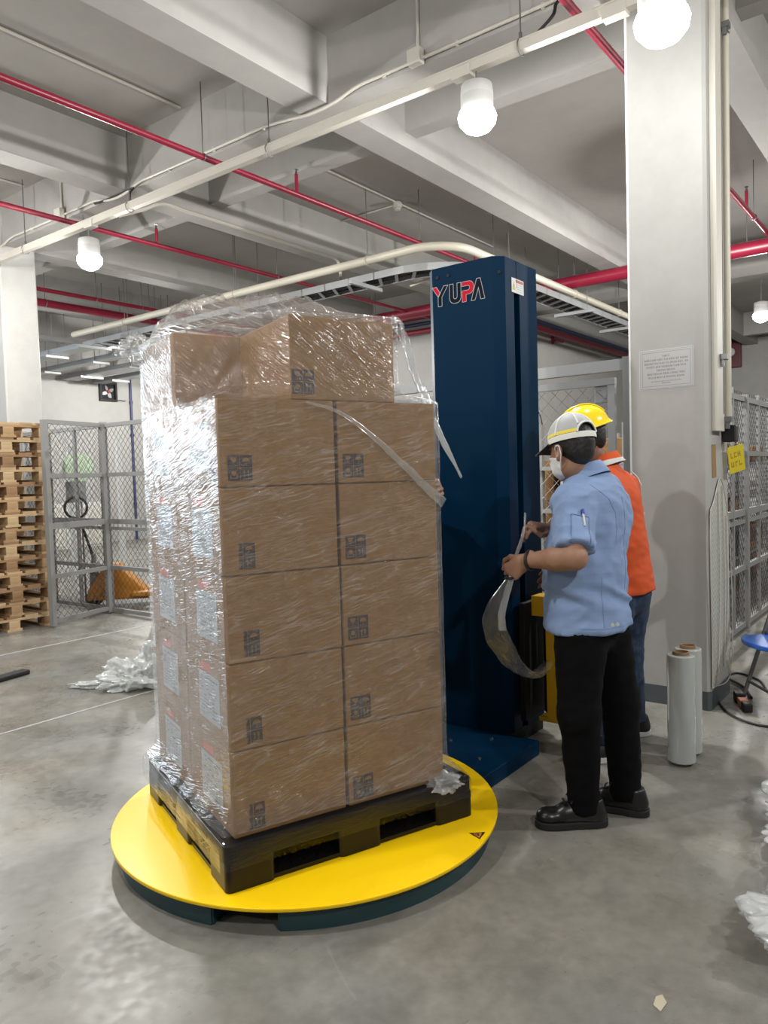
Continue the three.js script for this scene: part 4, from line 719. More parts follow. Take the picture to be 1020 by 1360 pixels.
  strand([[2.622, 0.985, -1.406], [2.60, 0.93, -1.43], [2.59, 0.85, -1.46], [2.625, 0.765, -1.475], [2.70, 0.665, -1.465], [2.80, 0.575, -1.455], [2.95, 0.52, -1.47], [3.2, 0.48, -1.55], [3.42, 0.45, -1.63]], (f) => 0.006 + 0.050 * Math.sin(Math.PI * clamp(f * 1.9)) * (f < 0.53 ? 1 : 0) + 0.025 * smooth(0.3, 0.6, f), 0.014, M.filmBag, 'film_bag', 0.35);
  strand([[2.628, 0.985, -1.40], [2.628, 0.9, -1.43], [2.632, 0.83, -1.45], [2.648, 0.77, -1.455]], (f) => 0.012 + 0.004 * f, 0.003, M.filmDense, 'flat_strip', 0.15);
  mesh('knot', at(new THREE.TorusGeometry(0.013, 0.006, 8, 16), 2.62 - 2.7, 0.988, -1.405 + 1.45, Math.PI / 2), M.cable, s);

  // heaps of used film on the floor
  const h1 = thing('film_heap', 'heap of crumpled clear film on the floor left of the turntable', 'film heap', [3.0, 0, -4.62]);
  const right = [0.609, 0.793], F2 = (a, y, b) => [a * right[0] + b * 0.793, y, a * right[1] - b * 0.609];     // along the photo's right, up, away
  const heapPart = (a, y, b, rx, ry, rz, seed, amp, m, nm) => { const k = crumple(0, 0, 0, rx, ry, rz, seed, amp, m, nm, 16); k.rotateY(-Math.atan2(right[1], right[0])); const c = F2(a, y, b), p = k.attributes.position; k.translate(...c); for (let i = 0; i < p.count; i++) if (p.getY(i) < 0.004) p.setY(i, 0.004); k.computeVertexNormals(); return mesh(nm, k, m, h1); };
  heapPart(0.05, 0.04, 0, 0.20, 0.11, 0.17, 2.2, 0.7, M.filmHeap, 'crumpled_film');
  heapPart(0.20, 0.10, 0.05, 0.11, 0.18, 0.13, 6.1, 0.6, M.filmHeap, 'crumpled_film');
  heapPart(-0.20, 0.015, -0.02, 0.15, 0.025, 0.05, 7.7, 0.5, M.filmHeap, 'trailing_film');
  mesh('cardboard_scrap', at(bx(0.16, 0.003, 0.12), ...F2(0.26, 0.22, 0.02), 1.1, 0.6, 0), M.card, h1);
  const h2 = thing('film_heap', 'long heap of crumpled clear film at the right edge of the photo', 'film heap', [2.62, 0, -0.26]);
  for (const [x, z, rx, ry, rz, sd] of [[-0.24, -0.03, 0.17, 0.10, 0.17, 1.4], [0.05, -0.04, 0.22, 0.13, 0.15, 5.5], [0.42, -0.14, 0.22, 0.10, 0.15, 9.9], [0.75, -0.22, 0.16, 0.13, 0.12, 3.7]]) { const k = crumple(x, ry * 0.7, z, rx, ry, rz, sd, 0.6, M.filmHeap, '', 20), p = k.attributes.position; for (let i = 0; i < p.count; i++) if (p.getY(i) < 0.004) p.setY(i, 0.004); k.computeVertexNormals(); mesh('crumpled_film', k, M.filmHeap, h2); }
}

// ---------- film rolls, chair, power strip, small floor things ----------
function filmRoll(x, z, label) {
  const t = thing('film_roll', label, 'film roll', [x, 0, z], 0, 'film rolls by the column');
  mesh('wound_film', lathe([[0.036, 0.012], [0.058, 0.012], [0.063, 0.018], [0.063, 0.515], [0.060, 0.521], [0.040, 0.522], [0.036, 0.520], [0.036, 0.012]], 48), M.filmRoll, t);
  mesh('cardboard_core', lathe([[0.031, 0], [0.0365, 0], [0.0365, 0.534], [0.0335, 0.536], [0.031, 0.534], [0.031, 0]], 36), M.core, t);
}
filmRoll(3.625, -1.05, 'front one of the two standing film rolls by the right column');
filmRoll(3.775, -1.06, 'rear one of the two standing film rolls, nearer the column');
{
  const c = thing('blue_chair', 'folding chair with a blue seat and grey legs, cut by the right edge', 'chair', [4.80, 0, -0.72], Math.atan2(-0.609, -0.793));
  const s = new THREE.Shape(); s.moveTo(-0.19, -0.16); s.lineTo(-0.17, 0.12); s.quadraticCurveTo(-0.15, 0.19, 0, 0.20); s.quadraticCurveTo(0.15, 0.19, 0.17, 0.12); s.lineTo(0.19, -0.16); s.quadraticCurveTo(0, -0.2, -0.19, -0.16);
  const seat = new THREE.ExtrudeGeometry(s, { depth: 0.012, bevelEnabled: true, bevelSize: 0.008, bevelThickness: 0.008, bevelSegments: 3, curveSegments: 20 }).rotateX(Math.PI / 2);
  mesh('seat', seat.translate(0, 0.392, 0.11), M.blueSeat, c);
  for (const x of [-0.185, 0.185]) { mesh('leg', rod([x, 0.01, 0.255], [x, 0.84, -0.02], 0.012, 10), M.steel, c); mesh('leg', rod([x * 0.92, 0.01, -0.2], [x * 0.92, 0.42, 0.12], 0.012, 10), M.steel, c); mesh('foot_cap', at(new THREE.CylinderGeometry(0.016, 0.016, 0.03, 10), x, 0.015, 0.253), M.rubber, c); }
  mesh('cross_bar', rod([-0.185, 0.12, 0.218], [0.185, 0.12, 0.218], 0.009, 8), M.steel, c);
  mesh('cross_bar', rod([-0.17, 0.10, -0.13], [0.17, 0.10, -0.13], 0.009, 8), M.steel, c);
  mesh('backrest', at(rb(0.37, 0.18, 0.014, 0.006), 0, 0.76, 0.01, -0.32), M.blueSeat, c);
  const p = thing('power_strip', 'black plug and power strip with an orange mark on the floor by the chair', 'power strip', [4.62, 0, -0.98], 0.45);
  mesh('body', rb(0.07, 0.05, 0.05, 0.008).translate(-0.02, 0.026, 0.0), M.cable, p);
  mesh('orange_block', rb(0.07, 0.045, 0.05, 0.006).translate(0.06, 0.026, 0.0), mat([0.8, 0.25, 0.12], 0.5), p);
  mesh('plug', rb(0.06, 0.06, 0.055, 0.008).translate(0.15, 0.032, 0.0), M.cable, p);
  const cable = (label, pts, r) => { const k = thing('floor_cable', label, 'cable'); mesh('cable', tube(pts, r, 6, 90), M.cable, k); };
  cable('black cable curving over the floor from the column to the power strip', [[5.2, 0.012, -1.2], [5.05, 0.012, -1.08], [4.9, 0.012, -1.02], [4.80, 0.03, -0.99], [4.76, 0.035, -0.98]], 0.009);
  cable('thin black cable looping in front of the power strip', [[4.95, 0.008, -1.18], [4.72, 0.008, -1.15], [4.50, 0.008, -1.05], [4.40, 0.008, -0.95], [4.36, 0.008, -0.85], [4.40, 0.008, -0.70]], 0.007);
  cable('thin black cable looping behind the chair leg', [[5.25, 0.008, -1.25], [5.4, 0.008, -1.2], [5.3, 0.008, -1.05], [5.0, 0.008, -0.9], [5.1, 0.008, -0.7]], 0.007);
  const m = thing('black_bar', 'flat black bar lying on the floor at the left edge', 'bar', [2.45, 0, -5.5], 0.2);
  mesh('bar', rb(0.70, 0.035, 0.09, 0.012).translate(0, 0.018, 0), M.rubber, m);
  const sc = thing('paper_scrap', 'small pale scrap of paper on the floor at the bottom right', 'paper scrap', [1.93, 0.001, -0.62], 0.3);
  const ss = new THREE.Shape(); ss.moveTo(-0.03, 0); ss.lineTo(-0.01, 0.018); ss.lineTo(0.025, 0.012); ss.lineTo(0.038, -0.004); ss.lineTo(0.01, -0.016); ss.closePath();
  mesh('scrap', new THREE.ExtrudeGeometry(ss, { depth: 0.0015, bevelEnabled: false }).rotateX(-Math.PI / 2), mat([0.75, 0.66, 0.5], 0.8), sc);
}

// ---------- cartons and shelves behind the fences on the right ----------
{
  const bk = (x, y, z, w, h, d, label, marked, turn = 0) => {
    const t = thing('carton', label, 'carton', [x, y, z], turn, 'cartons behind the cage gate');
    mesh('box', rb(w, h, d, 0.008).translate(0, h / 2, 0), M.card, t);
    if (marked) mesh('handling_marks', new THREE.PlaneGeometry(0.11, 0.11).rotateY(-Math.PI / 2), symMat, t, [-w / 2 - 0.0015, h * 0.55, d * 0.2]);
    mesh('flap_seam', bx(0.004, 0.003, d * 0.98, -w / 2 - 0.0005, h * 0.98, 0), M.cardDark, t);
    return t;
  };
  const PL = thing('wooden_pallet', 'wooden pallet under the cartons behind the cage gate', 'pallet', [6.3, 0, -2.6]);
  for (let i = 0; i < 5; i++) mesh('top_board', bx(1.1, 0.022, 0.13), M.woodB, PL, [0, 0.133, -0.5 + i * 0.25]);
  for (const z of [-0.48, 0, 0.48]) { mesh('block', bx(1.05, 0.1, 0.1), M.woodB, PL, [0, 0.072, z]); mesh('bottom_board', bx(1.1, 0.022, 0.1), M.woodB, PL, [0, 0.011, z]); }
  bk(6.1, 0.145, -2.95, 0.5, 0.5, 0.5, 'brown carton low behind the cage gate, left of the worker in blue', true);
  bk(6.1, 0.145, -2.4, 0.5, 0.5, 0.5, 'brown carton low behind the cage gate, hidden by the workers', false);
  bk(6.1, 0.647, -2.95, 0.5, 0.5, 0.5, 'brown carton in the middle of the pile behind the cage gate', true);
  bk(6.1, 0.647, -2.4, 0.5, 0.5, 0.5, 'brown carton in the middle of the pile, behind the worker in blue', false);
  bk(6.1, 1.149, -2.95, 0.5, 0.34, 0.5, 'brown carton with black marks on top of the pile, beside the cap brim', true);
  bk(6.1, 1.149, -2.4, 0.5, 0.42, 0.5, 'brown carton on top of the pile, behind the yellow helmet', false);
  bk(5.35, 0.0, -1.95, 0.35, 0.62, 0.3, 'tall brown carton standing behind the gate post beside the column', false);
  bk(5.35, 0.622, -1.95, 0.35, 0.62, 0.3, 'brown carton stacked on the tall one behind the gate post', false);
  const w = thing('paper_stack', 'white paper bundle with a blue printed sheet behind the gate post', 'paper', [5.35, 1.245, -1.95]);
  mesh('bundle', rb(0.3, 0.24, 0.27, 0.008).translate(0, 0.12, 0), M.paper, w);
  mesh('printed_sheet', sheetGeo, sheetMat, w, [-0.152, 0.12, 0.0]);
  // shelving with bundles beyond the right-hand fence
  const sh = thing('storage_rack', 'steel rack with loaded shelves behind the right-hand fence', 'rack', [8.2, 0, -2.35]);
  for (const x of [-2.6, -0.9, 0.9, 2.6]) for (const z of [-0.35, 0.35]) mesh('upright', bx(0.05, 1.75, 0.05), M.greySteel, sh, [x, 0.875, z]);
  for (const y of [0.38, 0.78, 1.08, 1.42]) mesh('shelf_board', bx(5.3, 0.03, 0.75), M.greySteel, sh, [0, y, 0]);
  const r = rnd(44); const kinds = [['carton', 'brown carton', M.card, 'carton'], ['white_bundle', 'white wrapped bundle', mat([0.85, 0.85, 0.84], 0.35, { keep: 1 }), 'bundle'], ['black_crate', 'black plastic crate', M.rubber, 'crate'], ['white_bundle', 'pale wrapped bundle', mat([0.8, 0.76, 0.74], 0.35, { keep: 1 }), 'bundle'], ['red_carton', 'reddish brown carton', mat([0.35, 0.13, 0.07], 0.8), 'carton']];
  const where = ['on the floor under the rack', 'on the lowest shelf of the rack', 'on the second shelf of the rack', 'on the third shelf of the rack', 'on top of the rack'], col = ['first', 'second', 'third', 'fourth', 'fifth', 'sixth', 'seventh', 'eighth'];
  [[0.0, 0.34, [2, 4]], [0.396, 0.34, [4, 0, 2]], [0.796, 0.24, [3, 1, 4]], [1.096, 0.28, [1, 3, 1]], [1.436, 0.22, [0, 0, 4]]].forEach(([y, hmax, set], row) => {
    let x = -2.5; for (let i = 0; i < 8; i++) { const k = kinds[set[i % set.length]], bw = 0.52 + r() * 0.08, bh = hmax * (0.75 + 0.22 * r()); const o = thing(k[0], `${k[1]} ${where[row]}, ${col[i]} from the column side`, k[3], [8.2 + x + bw / 2, y, -2.3 + (r() - 0.5) * 0.05], 0, 'goods on the rack behind the right-hand fence'); mesh('body', rb(bw, bh, 0.6, 0.012).translate(0, bh / 2, 0), k[2], o); if (k[3] === 'carton') mesh('tape_strip', bx(0.05, bh * 0.4, 0.002, 0, bh * 0.78, 0.301), M.tape, o); else if (k[3] === 'crate') mesh('rim', rb(bw + 0.01, 0.03, 0.61, 0.008).translate(0, bh - 0.015, 0), M.rubber, o); else mesh('band', bx(0.03, bh + 0.002, 0.602, bw * 0.2, bh / 2, 0), M.pvc, o); x += bw + 0.03; }
  });
}

// ---------- people: distance fields joined smoothly and meshed by surface nets ----------
const sub3 = (a, b) => [a[0] - b[0], a[1] - b[1], a[2] - b[2]], add3 = (a, b, k = 1) => [a[0] + b[0] * k, a[1] + b[1] * k, a[2] + b[2] * k], dot3 = (a, b) => a[0] * b[0] + a[1] * b[1] + a[2] * b[2];
const len3 = (a) => Math.hypot(...a), nrm3 = (a) => { const l = len3(a); return [a[0] / l, a[1] / l, a[2] / l]; }, cross3 = (a, b) => [a[1] * b[2] - a[2] * b[1], a[2] * b[0] - a[0] * b[2], a[0] * b[1] - a[1] * b[0]], lerp3 = (a, b, t) => [mixn(a[0], b[0], t), mixn(a[1], b[1], t), mixn(a[2], b[2], t)];
// a tapered capsule; flat = [direction, factor] squeezes it along that direction
function cap(a, b, ra, rb_, o = {}) {
  const ba = sub3(b, a), l2 = dot3(ba, ba) || 1e-9, R_ = Math.max(ra, rb_), f = o.flat;
  const d = (p) => {
    let pa = sub3(p, a); const h = clamp(dot3(pa, ba) / l2); pa = add3(pa, ba, -h);
    if (f) { const k = dot3(pa, f[0]); pa = add3(pa, f[0], k * (f[1] - 1)); return (len3(pa) - mixn(ra, rb_, h)) / (1 + (f[1] - 1) * 0.5); }
    return len3(pa) - mixn(ra, rb_, h);
  };
  return { d, lo: [0, 1, 2].map((i) => Math.min(a[i], b[i]) - R_), hi: [0, 1, 2].map((i) => Math.max(a[i], b[i]) + R_), ...o };
}
// an ellipsoid in a frame [left, up, front]
function ell(c, r, fr, o = {}) {
  const R_ = Math.max(...r);
  const d = (p) => { const q = sub3(p, c), x = dot3(q, fr[0]) / r[0], y = dot3(q, fr[1]) / r[1], z = dot3(q, fr[2]) / r[2], k0 = Math.hypot(x, y, z), k1 = Math.hypot(x / r[0], y / r[1], z / r[2]); return k1 < 1e-6 ? -Math.min(...r) : k0 * (k0 - 1) / k1; };
  return { d, lo: c.map((v) => v - R_), hi: c.map((v) => v + R_), ...o };
}
function fieldMesh(prims, cell, o = {}) {
  const k0 = o.k ?? 0.02, cuts = o.cuts ?? [], pad = k0 + cell * 3;
  const lo = [1e9, 1e9, 1e9], hi = [-1e9, -1e9, -1e9];
  for (const p of prims) if (!p.sub) for (let i = 0; i < 3; i++) { lo[i] = Math.min(lo[i], p.lo[i] - pad); hi[i] = Math.max(hi[i], p.hi[i] + pad); }
  const n = [0, 1, 2].map((i) => Math.ceil((hi[i] - lo[i]) / cell) + 1), F = new Float32Array(n[0] * n[1] * n[2]).fill(1), id = (x, y, z) => (z * n[1] + y) * n[0] + x;
  for (const p of prims) {
    const k = p.k ?? k0, m = k + cell * 3, s = [0, 1, 2].map((i) => Math.max(0, Math.floor((p.lo[i] - m - lo[i]) / cell))), e = [0, 1, 2].map((i) => Math.min(n[i] - 1, Math.ceil((p.hi[i] + m - lo[i]) / cell)));
    for (let z = s[2]; z <= e[2]; z++) for (let y = s[1]; y <= e[1]; y++) for (let x = s[0]; x <= e[0]; x++) {
      const q = [lo[0] + x * cell, lo[1] + y * cell, lo[2] + z * cell]; let d = p.d(q);
      if (p.clip) for (const [c, nn] of p.clip) d = Math.max(d, dot3(sub3(q, c), nn));
      const i = id(x, y, z), f = F[i];
      if (p.sub) { const h = clamp(0.5 - 0.5 * (f + d) / k); F[i] = mixn(f, -d, h) + k * h * (1 - h); }
      else { const h = clamp(0.5 + 0.5 * (f - d) / k); F[i] = mixn(f, d, h) - k * h * (1 - h); }
    }
  }
  if (cuts.length) for (let z = 0; z < n[2]; z++) for (let y = 0; y < n[1]; y++) for (let x = 0; x < n[0]; x++) { const q = [lo[0] + x * cell, lo[1] + y * cell, lo[2] + z * cell], i = id(x, y, z); for (const [c, nn] of cuts) F[i] = Math.max(F[i], dot3(sub3(q, c), nn)); }
  const vid = new Int32Array(F.length).fill(-1), P = [], I = [];
  for (let z = 0; z < n[2] - 1; z++) for (let y = 0; y < n[1] - 1; y++) for (let x = 0; x < n[0] - 1; x++) {
    let inside = 0; const c = []; for (let b = 0; b < 8; b++) { const v = F[id(x + (b & 1), y + ((b >> 1) & 1), z + (b >> 2))]; c.push(v); if (v < 0) inside++; }
    if (inside === 0 || inside === 8) continue;
    let sx = 0, sy = 0, sz = 0, k = 0;
    for (const [a, b] of EDGES) if ((c[a] < 0) !== (c[b] < 0)) { const t = c[a] / (c[a] - c[b]); sx += mixn(a & 1, b & 1, t); sy += mixn((a >> 1) & 1, (b >> 1) & 1, t); sz += mixn(a >> 2, b >> 2, t); k++; }
    vid[id(x, y, z)] = P.length / 3; P.push(lo[0] + (x + sx / k) * cell, lo[1] + (y + sy / k) * cell, lo[2] + (z + sz / k) * cell);
  }
  const quad = (a, b, c, d, flip) => { if (a < 0 || b < 0 || c < 0 || d < 0) return; flip ? I.push(a, c, b, a, d, c) : I.push(a, b, c, a, c, d); };
  for (let z = 1; z < n[2] - 1; z++) for (let y = 1; y < n[1] - 1; y++) for (let x = 1; x < n[0] - 1; x++) {
    const f = F[id(x, y, z)] < 0;
    if (f !== F[id(x + 1, y, z)] < 0) quad(vid[id(x, y - 1, z - 1)], vid[id(x, y, z - 1)], vid[id(x, y, z)], vid[id(x, y - 1, z)], !f);
    if (f !== F[id(x, y + 1, z)] < 0) quad(vid[id(x - 1, y, z - 1)], vid[id(x - 1, y, z)], vid[id(x, y, z)], vid[id(x, y, z - 1)], !f);
    if (f !== F[id(x, y, z + 1)] < 0) quad(vid[id(x - 1, y - 1, z)], vid[id(x, y - 1, z)], vid[id(x, y, z)], vid[id(x - 1, y, z)], !f);
  }
  const g = new THREE.BufferGeometry(); g.setAttribute('position', new THREE.Float32BufferAttribute(P, 3)); g.setIndex(I); g.computeVertexNormals();
  if (o.fold) { const N = g.attributes.normal, A = g.attributes.position; for (let i = 0; i < A.count; i++) { const q = [A.getX(i), A.getY(i), A.getZ(i)], k = o.fold(q); A.setXYZ(i, q[0] + N.getX(i) * k, q[1] + N.getY(i) * k, q[2] + N.getZ(i) * k); } g.computeVertexNormals(); }
  const uv = []; for (let i = 0; i < P.length / 3; i++) uv.push(P[i * 3] + P[i * 3 + 2], P[i * 3 + 1]); g.setAttribute('uv', new THREE.Float32BufferAttribute(uv, 2));
  return g;
}
const EDGES = [[0, 1], [2, 3], [4, 5], [6, 7], [0, 2], [1, 3], [4, 6], [5, 7], [0, 4], [1, 5], [2, 6], [3, 7]];
function join(list) { const P = [], I = [], U = []; for (const g of list) { const o = P.length / 3; P.push(...g.attributes.position.array); U.push(...g.attributes.uv.array); for (const i of g.index.array) I.push(i + o); } const g = new THREE.BufferGeometry(); g.setAttribute('position', new THREE.Float32BufferAttribute(P, 3)); g.setAttribute('uv', new THREE.Float32BufferAttribute(U, 2)); g.setIndex(I); g.computeVertexNormals(); return g; }
const frame = (front, up) => { const f = nrm3(front), l = nrm3(cross3(up, f)); return [l, cross3(f, l), f]; };   // [left, up, front]
const inFrame = (c, fr) => (l, u, f) => add3(add3(add3(c, fr[0], l), fr[1], u), fr[2], f);

function headPrims(c, fr) {
  const S = 0.95, q0 = inFrame(c, fr), q = (l, u, f) => q0(l * S, u * S, f * S), e = (l, u, f, r, o) => ell(q(l, u, f), r.map((v) => v * S), fr, o), P = [];
  P.push(e(0, 0.028, -0.012, [0.075, 0.094, 0.096]), e(0, -0.03, 0.028, [0.062, 0.082, 0.066]), e(0, -0.082, 0.036, [0.047, 0.036, 0.050]), e(0, -0.108, 0.062, [0.021, 0.016, 0.018], { k: 0.015 }));
  P.push(cap(q(-0.034, 0.016, 0.082), q(0.034, 0.016, 0.082), 0.010, 0.010, { k: 0.014 }));
  for (const s of [-1, 1]) P.push(e(s * 0.031, -0.006, 0.092, [0.014, 0.010, 0.012], { sub: true, k: 0.010 }), e(s * 0.031, -0.008, 0.080, [0.012, 0.012, 0.012], { k: 0.002 }), e(s * 0.047, -0.042, 0.060, [0.018, 0.02, 0.022], { k: 0.02 }));
  P.push(cap(q(0, 0.004, 0.090), q(0, -0.036, 0.112), 0.008, 0.012, { k: 0.010 }), e(0.011, -0.042, 0.100, [0.008, 0.007, 0.010], { k: 0.006 }), e(-0.011, -0.042, 0.100, [0.008, 0.007, 0.010], { k: 0.006 }));
  P.push(cap(q(-0.018, -0.070, 0.086), q(0.018, -0.070, 0.086), 0.0065, 0.0065, { k: 0.006 }), cap(q(-0.015, -0.081, 0.084), q(0.015, -0.081, 0.084), 0.007, 0.007, { k: 0.006 }), cap(q(-0.02, -0.0755, 0.092), q(0.02, -0.0755, 0.092), 0.002, 0.002, { sub: true, k: 0.003 }));
  for (const s of [-1, 1]) P.push(e(s * 0.079, -0.018, -0.006, [0.011, 0.033, 0.020], { k: 0.006 }), e(s * 0.087, -0.014, -0.002, [0.006, 0.020, 0.010], { sub: true, k: 0.005 }), e(s * 0.077, -0.046, 0.002, [0.008, 0.010, 0.009], { k: 0.006 }));
  return P;
}
// a hand: wrist point, direction of the fingers, normal of its back, which side the thumb is on (+1 along cross(back, dir)), curls in degrees per finger
function handPrims(w, dir, back, thumb, o = {}) {
  const d = nrm3(dir), b = nrm3(add3(back, d, -dot3(back, d))), s = nrm3(cross3(b, d)), P = [], S = o.size ?? 1, T = thumb;
  const q = (x, y, z) => add3(add3(add3(w, s, x * S), d, y * S), b, z * S);
  P.push(cap(q(0, -0.03, 0), q(0, 0.012, 0), 0.026 * S, 0.025 * S, { flat: [b, 1.35] }));
  const base = [[0.030, 0.082], [0.010, 0.088], [-0.011, 0.085], [-0.030, 0.076]], L = [[0.042, 0.025, 0.020], [0.046, 0.029, 0.021], [0.043, 0.027, 0.020], [0.034, 0.020, 0.018]], rr = [0.0092, 0.0094, 0.0088, 0.0078];
  base.forEach(([x, y], i) => {
    const k0 = q(T * x * 0.55, 0.010, 0), k1 = q(T * x, y, 0.003); P.push(cap(k0, k1, 0.0165 * S, 0.0125 * S, { k: 0.016 }));
    let p = k1, a = 0; const c = (o.curl ?? [40, 45, 50, 55])[i] * R, sp = T * x * (o.spread ?? 1.2);
    L[i].forEach((l, j) => { a += j === 0 ? c * 0.8 : c; const v = nrm3(add3(add3([0, 0, 0], d, Math.cos(a)), b, -Math.sin(a))), v2 = nrm3(add3(v, s, sp * 1.4 * (j === 0 ? 1 : 0.3))), n = add3(p, v2, l * S); P.push(cap(p, n, (rr[i] - j * 0.0008) * S, (rr[i] - 0.0006 - j * 0.001) * S, { k: 0.004 })); p = n; });
  });
  const t0 = q(T * 0.020, 0.018, -0.004), t1 = q(T * (0.044 + 0.006 * (o.thumbOut ?? 1)), 0.050, -0.018), t2 = q(T * (0.048 + 0.008 * (o.thumbOut ?? 1)), 0.084, -0.030), t3 = o.thumbTip ?? q(T * 0.042, 0.108, -0.040);
  P.push(cap(t0, t1, 0.0165 * S, 0.0125 * S, { k: 0.012 }), cap(t1, t2, 0.0115 * S, 0.0102 * S, { k: 0.005 }), cap(t2, t3, 0.0100 * S, 0.0082 * S, { k: 0.004 }));
  return P;
}
function shoe(t, ankle, dir, colour, soleColour, h0 = 0) {
  const f = nrm3([dir[0], 0, dir[1]]), fr = frame(f, [0, 1, 0]), c = [ankle[0], h0, ankle[2]], q = inFrame(c, fr), P = [];
  P.push(ell(q(0, 0.05, -0.045), [0.038, 0.05, 0.042], fr), cap(q(0, 0.045, -0.04), q(0, 0.043, 0.07), 0.039, 0.042, { flat: [[0, 1, 0], 1.05] }), ell(q(-0.002, 0.040, 0.135), [0.046, 0.034, 0.055], fr), cap(q(0, 0.085, -0.03), q(0, 0.062, 0.075), 0.036, 0.028), cap(q(0, 0.10, -0.03), q(0, 0.085, -0.02), 0.040, 0.038));
  const up = mesh('shoe', fieldMesh(P, 0.007, { k: 0.025, cuts: [[[0, h0 + 0.024, 0], [0, -1, 0]], [[0, h0 + 0.112, 0], [0, 1, 0]]] }), colour, t);
  const s = new THREE.Shape(); s.moveTo(0, -0.093); s.bezierCurveTo(0.045, -0.093, 0.040, -0.03, 0.041, 0.03); s.bezierCurveTo(0.044, 0.08, 0.055, 0.10, 0.050, 0.145); s.bezierCurveTo(0.044, 0.19, 0.015, 0.198, 0, 0.198); s.bezierCurveTo(-0.02, 0.198, -0.046, 0.185, -0.049, 0.14); s.bezierCurveTo(-0.05, 0.09, -0.036, 0.06, -0.037, 0.0); s.bezierCurveTo(-0.038, -0.05, -0.042, -0.093, 0, -0.093);
  const g = new THREE.ExtrudeGeometry(s, { depth: 0.020, bevelEnabled: true, bevelSize: 0.003, bevelThickness: 0.004, bevelSegments: 2, curveSegments: 16 }).rotateX(Math.PI / 2).rotateY(0).translate(0, 0.025, 0);
  g.scale(0.95, 1, 0.97); g.rotateY(Math.atan2(f[0], f[2])).translate(c[0], h0, c[2]);
  mesh('sole', g, soleColour, up);
  const lace = (y, z, w) => tube([q(-w, y - 0.006, z), q(0, y, z + 0.003), q(w, y - 0.006, z)], 0.0035, 6, 10);
  mesh('laces', merged([lace(0.121, 0.038, 0.030), lace(0.113, 0.058, 0.030), lace(0.103, 0.078, 0.030), tube([q(0.004, 0.124, 0.035), q(0.034, 0.135, 0.045), q(0.042, 0.105, 0.06)], 0.003, 6, 12), tube([q(-0.004, 0.124, 0.035), q(-0.034, 0.135, 0.045), q(-0.042, 0.105, 0.06)], 0.003, 6, 12), tube([q(0.0, 0.10, 0.030), q(0.0, 0.135, 0.028), q(0.003, 0.158, 0.034)], 0.011, 6, 10)]), colour, up);
}
const foldy = (amp, s) => (p) => amp * (perlin.noise(p[0] * 9 + s, p[1] * 13, p[2] * 9) + 0.6 * perlin.noise(p[0] * 21 + p[1] * 14, p[1] * 26 + s, p[2] * 21 - p[1] * 14));

